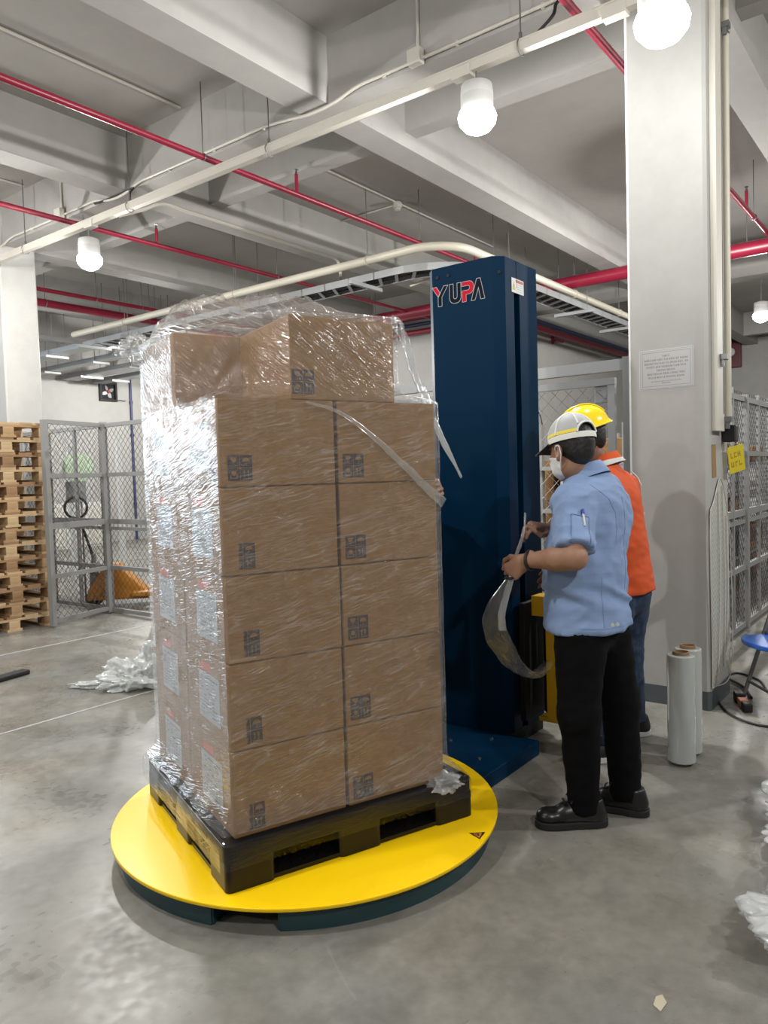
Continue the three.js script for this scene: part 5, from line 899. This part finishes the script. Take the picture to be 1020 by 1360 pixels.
// o: base and joints in world metres; every mesh is local to the base
function person(label, o) {
  const B = o.base, L = (p) => sub3(p, B), J = {}; for (const [k, v] of Object.entries(o.j)) J[k] = L(v);
  const t = thing('person', label, 'person', B, 0);
  const tf = frame(o.front, [0, 1, 0]), hf = frame(o.face, o.headUp ?? [0, 1, 0]), F = tf[2];
  // the body, one continuous surface
  const P = [], upper = { flat: [F, 1.35] };
  P.push(cap(J.neck, add3(J.head, hf[1], -0.06), 0.056, 0.054), cap(add3(lerp3(J.LS, J.RS, 0.5), [0, -0.13, 0]), J.belly, 0.13, 0.12, upper), cap(J.belly, J.pelvis, 0.125, 0.14, upper), cap(J.LS, J.RS, 0.045, 0.045), cap(add3(J.neck, [0, -0.02, 0]), J.LS, 0.045, 0.04), cap(add3(J.neck, [0, -0.02, 0]), J.RS, 0.045, 0.04));
  for (const s of ['L', 'R']) {
    P.push(cap(J[s + 'S'], J[s + 'E'], 0.052, 0.044), cap(J[s + 'E'], lerp3(J[s + 'E'], J[s + 'W'], 0.35), 0.043, 0.044), cap(lerp3(J[s + 'E'], J[s + 'W'], 0.35), J[s + 'W'], 0.044, 0.028));
    P.push(cap(J[s + 'H'], J[s + 'K'], 0.08, 0.056), cap(J[s + 'K'], add3(J[s + 'A'], [0, -0.03, 0]), 0.054, 0.036));
  }
  const parts = [fieldMesh(P, 0.013, { k: 0.025 }), fieldMesh(headPrims(J.head, hf).concat([cap(add3(J.head, hf[1], -0.07), J.neck, 0.052, 0.056, { k: 0.03 })]), 0.0042, { k: 0.022 })];
  for (const h of o.hands) parts.push(fieldMesh(handPrims(L(h.w), h.dir, h.back, h.thumb, { ...h, thumbTip: h.thumbTip && L(h.thumbTip) }), 0.0036, { k: 0.008 }));
  mesh('body', join(parts), o.skin, t);
  // hair
  const qh = inFrame(J.head, hf), hairCut = [qh(0, 0.035, 0.045), nrm3(add3(add3([0, 0, 0], hf[2], 0.85), hf[1], -0.5))];
  mesh('hair', fieldMesh([ell(qh(0, 0.025, -0.013), [0.0765, 0.0935, 0.0965], hf), ell(qh(0, -0.028, -0.050), [0.057, 0.048, 0.044], hf)], 0.005, { k: 0.02, cuts: [hairCut, [qh(0, -0.075, 0), hf[1].map((v) => -v)], [qh(0, -0.028, 0.0), nrm3(add3(add3([0, 0, 0], hf[2], 0.75), hf[1], -0.66))]], fold: (p) => 0.0015 * perlin.noise(p[0] * 90, p[1] * 90, p[2] * 90) }), M.hair, t);
  // trousers
  const hip = lerp3(J.LH, J.RH, 0.5), Q = [cap(add3(J.pelvis, [0, 0.02, 0]), hip, 0.135, 0.15, { flat: [F, 1.25] })];
  for (const s of ['L', 'R']) Q.push(cap(J[s + 'H'], J[s + 'K'], o.legR?.[0] ?? 0.100, o.legR?.[1] ?? 0.082), cap(J[s + 'K'], add3(J[s + 'A'], [0, -0.02, 0]), o.legR?.[1] ?? 0.082, o.legR?.[2] ?? 0.072));
  mesh('trousers', fieldMesh(Q, 0.011, { k: 0.03, cuts: [[[0, o.hemY ?? 0.075, 0], [0, -1, 0]], [[0, o.waistY, 0], [0, 1, 0]]], fold: foldy(0.006, 3) }), o.trousers, t);
  for (const s of ['L', 'R']) shoe(t, J[s + 'A'], o.toe[s], o.shoe, o.sole, -B[1] + (o.ground ?? 0));
  return { t, J, tf, hf, qh, L };
}
function shirt(t, J, F, m, o) {
  const mid = lerp3(J.LS, J.RS, 0.5), [w0, w1, w2] = o.w, fl = o.flat ?? 1.38, S = [];
  S.push(cap(add3(mid, [0, -0.10, 0]), J.belly, w0, w1, { flat: [F, fl] }), cap(J.belly, o.hem, w1, w2, { flat: [F, fl * 0.92] }), cap(J.LS, J.RS, 0.072, 0.072, { k: 0.06 }), cap(J.neck, J.LS, 0.062, 0.062, { k: 0.05 }), cap(J.neck, J.RS, 0.062, 0.062, { k: 0.05 }));
  if (o.back) S.push(ell(add3(mid, o.back[0]), o.back[1], frame(F, [0, 1, 0]), { k: 0.06 }));
  for (const s of ['L', 'R']) { const e = lerp3(J[s + 'S'], J[s + 'E'], o.cuff ?? 0.86), d = nrm3(sub3(J[s + 'E'], J[s + 'S'])); S.push(cap(J[s + 'S'], J[s + 'E'], o.sleeve?.[0] ?? 0.070, o.sleeve?.[1] ?? 0.068, { clip: [[e, d]], k: 0.035 })); if (o.long) S.push(cap(J[s + 'E'], J[s + 'W'], 0.06, 0.045, { clip: [[lerp3(J[s + 'E'], J[s + 'W'], 0.95), nrm3(sub3(J[s + 'W'], J[s + 'E']))]], k: 0.03 })); }
  S.push(cap(add3(J.neck, o.neckDir ?? [0, 1, 0], 0.028), add3(J.neck, o.neckDir ?? [0, 1, 0], 0.22), 0.060, 0.075, { sub: true, k: 0.012 }));
  return mesh('shirt', fieldMesh(S, 0.0085, { k: 0.045, cuts: [[o.hem, o.hemN ?? [0, -1, 0]]], fold: o.fold ?? foldy(0.006, 7) }), m, t);
}
// a collar: a band round the neck, open towards the front
function collarBand(c, fr, r, h, thick, m, t, name, o = {}) {
  const P = [], I = [], N = 44, g = o.gap ?? 0.35;
  for (let i = 0; i <= N; i++) { const a = g + (Math.PI * 2 - 2 * g) * i / N, s = Math.sin(a), k = Math.cos(a); for (const [dr, dy] of [[0, -h * 0.2], [0.004, h * 0.8], [0.010 + thick, h * 0.85], [0.028 + thick, -h * 0.35], [0.022, -h * 0.35]]) { const q = add3(add3(add3(c, fr[0], s * (r + dr)), fr[2], k * (r + dr) * 1.08), fr[1], dy - (k > 0 ? k * (o.drop ?? 0.03) : 0)); P.push(...q); } }
  for (let i = 0; i < N; i++) for (let k = 0; k < 4; k++) { const p = i * 5 + k, q = p + 5; I.push(p, p + 1, q, p + 1, q + 1, q); }
  const G = new THREE.BufferGeometry(); G.setAttribute('position', new THREE.Float32BufferAttribute(P, 3)); G.setIndex(I); G.computeVertexNormals(); const k = m.clone(); k.side = THREE.DoubleSide; k.bumpMap = null; k.map = null;
  return mesh(name, G, k, t);
}
// a baseball cap of light mesh with an arched opening at the back
function meshCap(t, c, fr, M1, M2) {
  const q = inFrame(c, fr), rx = 0.0845, ry = 0.103, rz = 0.1045;
  const g0 = new THREE.Group(); g0.name = 'cap'; t.add(g0);
  const grid = (a0, a1, e0, e1, skip, k = 1) => { const P = [], I = [], na = 72, ne = 22; for (let j = 0; j <= ne; j++) for (let i = 0; i <= na; i++) { const a = mixn(a0, a1, i / na), e = mixn(e0, e1, j / ne); P.push(...q(Math.sin(a) * Math.cos(e) * rx * k, Math.sin(e) * ry * k, Math.cos(a) * Math.cos(e) * rz * k)); } for (let j = 0; j < ne; j++) for (let i = 0; i < na; i++) { const a = mixn(a0, a1, (i + 0.5) / na), e = mixn(e0, e1, (j + 0.5) / ne); if (skip && skip(a, e)) continue; const p = j * (na + 1) + i, r = p + na + 1; I.push(p, p + 1, r, p + 1, r + 1, r); } const g = new THREE.BufferGeometry(); g.setAttribute('position', new THREE.Float32BufferAttribute(P, 3)); g.setIndex(I); g.computeVertexNormals(); return g; };
  const hole = (a, e) => Math.hypot((a - Math.PI) / 0.62, (e - 0.10) / 0.42) < 1 && e > 0.10;
  mesh('crown', grid(0, Math.PI * 2, 0.16, Math.PI / 2, hole), M2, g0);
  mesh('band', grid(0, Math.PI * 2, -0.10, 0.12, null, 1.006), M1, g0);
  mesh('yellow_stripe', grid(0.2, 2.55, 0.13, 0.26, null, 1.012), M.capYellow, g0);
  const seams = []; for (let i = 0; i < 6; i++) { const a = i * Math.PI / 3 + 0.52; const pts = []; for (let e = 0.15; e < 1.5; e += 0.15) { if (hole(a, e)) continue; pts.push(q(Math.sin(a) * Math.cos(e) * rx * 1.012, Math.sin(e) * ry * 1.012, Math.cos(a) * Math.cos(e) * rz * 1.012)); } if (pts.length > 2) seams.push(tube(pts, 0.0038, 6, 24)); }
  const arch = []; for (let k = 0; k <= 16; k++) { const w = Math.PI * k / 16, a = Math.PI + 0.62 * Math.cos(w), e = 0.10 + 0.42 * Math.sin(w); arch.push(q(Math.sin(a) * Math.cos(e) * rx * 1.012, Math.sin(e) * ry * 1.012, Math.cos(a) * Math.cos(e) * rz * 1.012)); }
  seams.push(tube(arch, 0.004, 6, 40)); seams.push(at(new THREE.SphereGeometry(0.008, 10, 8), ...q(0, ry * 1.02, 0)));
  mesh('seams', merged(seams), M1, g0);
  const P = [], I = [], na = 24, nr = 8; for (let side = 0; side < 2; side++) for (let j = 0; j <= nr; j++) for (let i = 0; i <= na; i++) { const a = mixn(-1.0, 1.0, i / na), r = j / nr * 0.075 * Math.pow(Math.cos(a * 0.85), 0.6); P.push(...q(Math.sin(a) * (rx + r * 0.6), -0.004 - r * 0.28 - 0.18 * Math.sin(a) ** 2 * r * 3 - side * 0.004, Math.cos(a) * rz + r * (0.55 + 0.45 * Math.cos(a)))); }
  const st = (nr + 1) * (na + 1); for (let side = 0; side < 2; side++) for (let j = 0; j < nr; j++) for (let i = 0; i < na; i++) { const p = side * st + j * (na + 1) + i, r = p + na + 1; side ? I.push(p, p + 1, r, p + 1, r + 1, r) : I.push(p, r, p + 1, p + 1, r, r + 1); }
  const g = new THREE.BufferGeometry(); g.setAttribute('position', new THREE.Float32BufferAttribute(P, 3)); g.setIndex(I); g.computeVertexNormals();
  mesh('brim', g, M.maskDark, g0); return g0;
}
function hardHat(t, c, fr) {
  const q = inFrame(c, fr), g0 = new THREE.Group(); g0.name = 'hard_hat'; t.add(g0);
  const P = [], I = [], na = 64, ne = 20, rx = 0.104, ry = 0.118, rz = 0.132;
  for (let j = 0; j <= ne; j++) for (let i = 0; i <= na; i++) { const a = i / na * Math.PI * 2, e = mixn(-0.08, Math.PI / 2, j / ne), flare = 1 + 0.10 * smooth(0.1, -0.08, e); const rid = 1 + 0.03 * Math.exp(-Math.pow(Math.sin(a) * Math.cos(e) / 0.16, 2)) * smooth(0.15, 0.5, e); P.push(...q(Math.sin(a) * Math.cos(e) * rx * flare * rid, Math.sin(e) * ry * rid, Math.cos(a) * Math.cos(e) * rz * flare * rid * (Math.cos(a) > 0 ? 1 + 0.06 * smooth(0.2, -0.08, e) : 1))); }
  for (let j = 0; j < ne; j++) for (let i = 0; i < na; i++) { const p = j * (na + 1) + i, r = p + na + 1; I.push(p, p + 1, r, p + 1, r + 1, r); }
  const g = new THREE.BufferGeometry(); g.setAttribute('position', new THREE.Float32BufferAttribute(P, 3)); g.setIndex(I); g.computeVertexNormals();
  mesh('shell', g, M.helmet, g0);
  const rim = []; for (let i = 0; i <= 60; i++) { const a = i / 60 * Math.PI * 2; rim.push(q(Math.sin(a) * rx * 1.09, -0.0095, Math.cos(a) * rz * 1.09 * (Math.cos(a) > 0 ? 1.05 : 1))); }
  mesh('rim', tube(rim, 0.0045, 6, 120), M.helmet, g0);
  const rg = []; for (let k = -1; k <= 1; k += 2) { const pts = []; for (let a = -1.15; a <= 1.15; a += 0.2) pts.push(q(k * 0.022, Math.cos(a) * ry * 1.018, Math.sin(a) * rz * 1.0)); rg.push(tube(pts, 0.004, 6, 30)); }
  mesh('ridges', merged(rg), M.helmet, g0);
  mesh('inner_band', (() => { const pts = []; for (let i = 0; i < 40; i++) { const a = i / 40 * Math.PI * 2; pts.push(q(Math.sin(a) * 0.080, -0.016, Math.cos(a) * 0.102)); } return tube(pts, 0.008, 6, 60, true); })(), M.maskDark, g0);
}
function faceMask(t, c, fr, m, wide = 1) {
  const q = inFrame(c, fr), e = (l, u, f, r) => ell(q(l, u, f), r, fr), s = -1;
  mesh('face_mask', fieldMesh([e(0, -0.035, 0.032, [0.068, 0.080, 0.072]), e(0, -0.082, 0.040, [0.054, 0.042, 0.055]), cap(q(0, -0.02, 0.1), q(0, -0.05, 0.112), 0.012, 0.015)], 0.0048, { k: 0.02, cuts: [[q(0, -0.016, 0.1), nrm3(add3(add3([0, 0, 0], fr[1], 1), fr[2], -0.25))], [q(0, 0, 0.004), fr[2].map((v) => -v)], [q(0, -0.118, 0), fr[1].map((v) => -v)]] }), m, t);
  for (const k of [-1, 1]) mesh('ear_loop', merged([tube([q(k * 0.066, -0.03, 0.02), q(k * 0.086, 0.005, -0.004), q(k * 0.086, 0.004, -0.022), q(k * 0.082, -0.03, -0.026)], 0.0022, 5, 24), tube([q(k * 0.082, -0.03, -0.026), q(k * 0.076, -0.055, -0.012), q(k * 0.058, -0.085, 0.012)], 0.0022, 5, 20)]), m, t);
}

// the worker in blue
{
  const j = {
    head: [2.875, 1.490, -1.252], neck: [2.938, 1.345, -1.215], belly: [2.895, 1.00, -1.212], pelvis: [2.89, 0.84, -1.195],
    LS: [2.762, 1.270, -1.197], LE: [2.622, 1.078, -1.135], LW: [2.640, 1.056, -1.345], RS: [3.092, 1.268, -1.210], RE: [3.130, 1.02, -1.255], RW: [2.905, 1.158, -1.372],
    LH: [2.795, 0.80, -1.190], LK: [2.752, 0.452, -1.185], LA: [2.775, 0.09, -1.180], RH: [2.985, 0.79, -1.178], RK: [3.010, 0.44, -1.118], RA: [2.975, 0.09, -1.085],
  };
  const p = person('worker in a light blue short-sleeved shirt and white cap holding a strand of film', {
    base: [2.88, 0, -1.16], j, front: [-0.02, 0, -1], face: [0.38, -0.16, -0.90], skin: M.skin, trousers: M.black, shoe: M.leather, sole: M.rubber,
    toe: { L: [-0.60, -0.80], R: [-0.15, -0.99] }, hemY: 0.058, waistY: 0.782, legR: [0.108, 0.080, 0.060],
    hands: [
      { w: [2.640, 1.056, -1.345], size: 0.94, dir: [-0.06, -0.56, -0.74], back: [-0.85, 0.15, 0.35], thumb: -1, curl: [58, 62, 66, 70], spread: 0.6 },
      { w: [2.905, 1.158, -1.372], dir: [-0.86, 0.22, -0.30], back: [-0.10, 0.80, 0.10], thumb: 1, curl: [30, 42, 50, 55], spread: 1.0, thumbTip: [2.768, 1.178, -1.392] },
    ],
  });
  const { t, J, tf, hf, qh } = p, F = tf[2];
  const blue = shirt(t, J, F, M.shirtBlue, { w: [0.180, 0.184, 0.200], flat: 1.30, hem: p.L([2.888, 0.775, -1.200]), hemN: nrm3([0.04, -1, 0.02]), neckDir: nrm3([-0.35, 1, -0.25]), sleeve: [0.070, 0.074], cuff: 0.86, back: [[0.02, -0.05, 0.06], [0.16, 0.15, 0.08]],
    fold: (q) => { const rd = (n) => 1 - Math.abs(n) * 2.2, w = Math.exp(-Math.pow((q[1] - 0.90) / 0.06, 2)), m = Math.exp(-Math.pow((q[1] - 1.15) / 0.13, 2));
      return foldy(0.006, 7)(q) + 0.016 * w * (rd(perlin.noise(q[0] * 4 + q[1] * 3, q[1] * 15 + q[0] * 5, q[2] * 4 + 2)) - 0.5) + 0.010 * m * (rd(perlin.noise(q[0] * 13 - q[1] * 5, q[1] * 3.5, q[2] * 13 + 5)) - 0.6) + 0.005 * rd(perlin.noise(q[0] * 10 + q[1] * 9, q[1] * 9 - q[2] * 8, q[2] * 10)); } });
  collarBand(add3(J.neck, [-0.008, 0.026, -0.006]), frame([-0.10, -0.40, -1], [0, 1, -0.4]), 0.066, 0.046, 0.004, M.shirtBlue, t, 'collar', { drop: 0.03 });
  meshCap(t, qh(0, 0.033, -0.012), hf, M.capWhite, M.capMesh);
  faceMask(t, J.head, hf, M.maskWhite);
  const c = (q) => p.L(q);
  // pen and pocket on the left sleeve, buttons on the hem tab, bracelet
  const out = nrm3([-0.75, 0.1, 0.66]), along = nrm3(sub3(J.LE, J.LS)), across = nrm3(cross3(along, out));
  const sl = (a, b, h) => add3(add3(lerp3(J.LS, J.LE, a), across, b), out, h);
  blue.updateMatrixWorld(true); t.updateMatrixWorld(true);
  const ray = new THREE.Raycaster();
  // the point of the shirt met from p along dir, lifted a little
  const onShirt = (p, dir, lift) => { const w = V(...add3(add3(p, B), dir, -0.5)); ray.set(w, V(...nrm3(dir))); const h = ray.intersectObject(blue, false)[0]; return h ? add3(sub3(h.point.toArray(), B), dir, -lift) : null; };
  const B = [2.88, 0, -1.16];
  const inward = nrm3(out.map((v) => -v));
  { const P = [], I = [], N = 12, K = 10; let ok = true; for (let i = 0; i <= N; i++) for (let k = 0; k <= K; k++) { const r = k / K, a = mixn(0.24, i === N ? 0.76 + 0.05 * (1 - Math.abs(2 * r - 1)) : mixn(0.24, 0.76, i / N) - 0.24 + 0.24, i / N), q = onShirt(sl(0.24 + (0.50 + 0.05 * (1 - Math.abs(2 * r - 1))) * i / N, mixn(-0.036, 0.034, r), 0), inward, (i === 0 || i === N || k === 0 || k === K) ? 0.0006 : 0.005); if (!q) ok = false; P.push(...(q ?? [0, 0, 0])); } for (let i = 0; i < N; i++) for (let k = 0; k < K; k++) { const q = i * (K + 1) + k; I.push(q, q + K + 1, q + 1, q + 1, q + K + 1, q + K + 2); }
    if (ok) { const g = new THREE.BufferGeometry(); g.setAttribute('position', new THREE.Float32BufferAttribute(P, 3)); g.setIndex(I); g.computeVertexNormals(); const mm = M.shirtBlue.clone(); mm.side = THREE.DoubleSide; mm.bumpMap = null; mesh('sleeve_pocket', g, mm, t); } }
  const seamMat = mat([0.245, 0.36, 0.63], 0.9);
  const seam = (nm, pts, dir, r = 0.0009) => { const q = []; for (let i = 0; i + 1 < pts.length; i++) for (let k = 0; k < 8; k++) { const h = onShirt(sub3(lerp3(pts[i], pts[i + 1], k / 8), B), dir, 0.0004); if (h) q.push(h); } if (q.length > 3) mesh(nm, tube(q, r, 5, q.length * 2), seamMat, t); };
  const away = nrm3([0.793, 0, -0.609]);
  seam('back_pleat', [[2.965, 1.29, -1.10], [2.935, 1.20, -1.07], [2.925, 1.08, -1.06], [2.925, 1.0, -1.06], [2.915, 0.92, -1.06]], away, 0.0014);
  seam('armhole_seam', [[2.84, 1.345, -1.18], [2.862, 1.29, -1.11], [2.872, 1.23, -1.08], [2.868, 1.17, -1.07], [2.85, 1.11, -1.07]], away, 0.001);
  seam('side_seam', [[2.79, 0.99, -1.11], [2.79, 0.90, -1.11], [2.795, 0.785, -1.11]], away);
  seam('hem_stitch', [[2.72, 0.80, -1.18], [2.78, 0.795, -1.11], [2.86, 0.795, -1.07], [2.95, 0.80, -1.04]], away, 0.001);
  { const q = []; for (let k = -5; k <= 5; k++) { const h = onShirt(sl(0.80, k * 0.012, 0), inward, 0.0004); if (h) q.push(h); } if (q.length > 3) mesh('cuff_stitch', tube(q, 0.0011, 5, 40), seamMat, t); }
  const on = (a, b, h) => onShirt(sl(a, b, 0), inward, h) ?? sl(a, b, 0.076);
  const pen = mesh('pen', rod(on(0.18, -0.010, 0.008), on(0.42, -0.016, 0.008), 0.0042, 8), M.paper, t); mesh('pen_cap', rod(on(0.12, -0.008, 0.009), on(0.20, -0.010, 0.009), 0.0065, 8), mat([0.02, 0.07, 0.45], 0.4), pen);
  { const o = [[0.24, -0.036], [0.74, -0.036], [0.79, -0.001], [0.74, 0.034], [0.24, 0.034], [0.24, -0.036]], q = []; for (let i = 0; i < 5; i++) for (let k = 0; k < 6; k++) q.push(on(mixn(o[i][0], o[i + 1][0], k / 6), mixn(o[i][1], o[i + 1][1], k / 6), 0.003)); mesh('pocket_stitch', tube(q, 0.0013, 5, 90, true), seamMat, t); }
  for (const x of [2.800, 2.835]) { const h = onShirt(sub3([x, 0.808, -1.07], B), away, 0.0015); if (h) mesh('button', at(new THREE.CylinderGeometry(0.0075, 0.0075, 0.004, 14), ...h, Math.PI / 2, -0.9), M.paper, t); }
  const wr = lerp3(J.LE, J.LW, 0.90), wd = nrm3(sub3(J.LW, J.LE)), tor = new THREE.TorusGeometry(0.036, 0.0055, 8, 28).applyQuaternion(new THREE.Quaternion().setFromUnitVectors(V(0, 0, 1), V(...wd))).translate(...wr);
  mesh('bracelet', tor, M.cable, t);
}
// the worker in orange
{
  const j = {
    head: [3.700, 1.560, -1.532], neck: [3.775, 1.405, -1.47], belly: [3.815, 1.02, -1.415], pelvis: [3.84, 0.83, -1.38],
    LS: [3.640, 1.300, -1.400], LE: [3.36, 1.06, -1.36], LW: [3.10, 0.965, -1.40], RS: [3.975, 1.290, -1.435], RE: [4.03, 1.02, -1.40], RW: [3.92, 0.98, -1.62],
    LH: [3.745, 0.78, -1.385], LK: [3.60, 0.44, -1.40], LA: [3.47, 0.09, -1.345], RH: [3.925, 0.78, -1.375], RK: [3.90, 0.43, -1.40], RA: [3.875, 0.09, -1.365],
  };
  const p = person('worker in an orange polo shirt, jeans and yellow hard hat', {
    base: [3.78, 0, -1.4], j, front: [-0.25, 0, -0.97], face: [-0.56, -0.30, -0.76], skin: M.skinDark, trousers: M.denim, shoe: M.rubber, sole: M.white,
    toe: { L: [-0.6, -0.8], R: [-0.75, -0.66] }, hemY: 0.085, waistY: 0.80, legR: [0.095, 0.074, 0.062],
    hands: [
      { w: [3.10, 0.965, -1.40], dir: [-0.95, -0.12, -0.1], back: [0.0, 0.6, 0.7], thumb: 1, curl: [35, 40, 45, 50] },
      { w: [3.92, 0.98, -1.62], dir: [-0.3, -0.2, -0.9], back: [0.2, 0.9, 0], thumb: -1, curl: [40, 45, 50, 55] },
    ],
  });
  const { t, J, tf, hf, qh } = p;
  shirt(t, J, tf[2], M.shirtOrange, { w: [0.180, 0.180, 0.185], flat: 1.38, hem: p.L([3.845, 0.765, -1.385]), hemN: nrm3([0.05, -1, 0.1]), neckDir: nrm3([-0.35, 1, -0.3]), sleeve: [0.068, 0.070], cuff: 0.8 });
  const cf = frame([-0.25, -0.34, -0.97], [-0.05, 1, -0.3]);
  collarBand(add3(J.neck, [0, 0.026, 0.002]), cf, 0.063, 0.046, 0.003, M.shirtOrange, t, 'collar', { drop: 0.025 });
  collarBand(add3(J.neck, [0, 0.012, 0.004]), cf, 0.070, 0.026, 0.006, M.white, t, 'white_collar_stripe', { drop: 0.028 });
  hardHat(t, qh(0, 0.052, -0.01), hf);
  faceMask(t, J.head, hf, M.maskDark);
  mesh('white_piping', tube([p.L([3.90, 1.385, -1.37]), p.L([3.915, 1.355, -1.345]), p.L([3.92, 1.31, -1.325])], 0.004, 6, 14), M.white, t);
  mesh('sleeve_mark', at(rb(0.03, 0.012, 0.012, 0.004), ...p.L([4.045, 1.16, -1.36]), 0, 0.6), M.white, t);
}
// the third worker, of whom only one hand shows past the right edge of the load
{
  const G0 = 0.09;
  const j = {
    head: [2.985, 1.52, -2.42], neck: [2.985, 1.385, -2.44], belly: [2.99, 1.05, -2.45], pelvis: [2.99, 0.92, -2.45],
    LS: [2.82, 1.305, -2.40], LE: [2.80, 1.10, -2.22], LW: [2.62, 1.25, -2.10], RS: [3.14, 1.305, -2.36], RE: [3.08, 1.25, -2.08], RW: [2.855, 1.333, -1.925],
    LH: [2.90, 0.86, -2.44], LK: [2.90, 0.50, -2.42], LA: [2.90, 0.18, -2.44], RH: [3.08, 0.86, -2.44], RK: [3.08, 0.50, -2.40], RA: [3.08, 0.18, -2.42],
  };
  const p = person('worker in black hidden behind the wrapped load, one hand on its right edge', {
    base: [2.99, G0, -2.44], j, front: [-0.5, 0, 0.86], face: [-0.7, -0.2, 0.6], skin: M.skin, trousers: M.black, shoe: M.leather, sole: M.rubber, ground: G0,
    toe: { L: [-0.5, 0.86], R: [-0.3, 0.95] }, hemY: 0.07, waistY: 0.82,
    hands: [
      { w: [2.855, 1.333, -1.925], dir: [-0.50, 0.12, 0.86], back: [0.75, 0.2, 0.40], thumb: 1, curl: [22, 24, 28, 30] },
      { w: [2.62, 1.25, -2.10], dir: [-0.6, 0.3, 0.7], back: [-0.6, 0.3, -0.6], thumb: 1, curl: [30, 35, 40, 45] },
    ],
  });
  shirt(p.t, p.J, p.tf[2], M.black, { w: [0.17, 0.165, 0.17], hem: p.L([2.99, 0.86, -2.45]), long: true, cuff: 0.98, sleeve: [0.064, 0.058] });
  collarBand(add3(p.J.neck, [0, 0.02, 0]), frame([-0.5, -0.2, 0.86], [0, 1, 0]), 0.062, 0.04, 0.003, M.black, p.t, 'collar');
}

renderer.render(scene, camera);
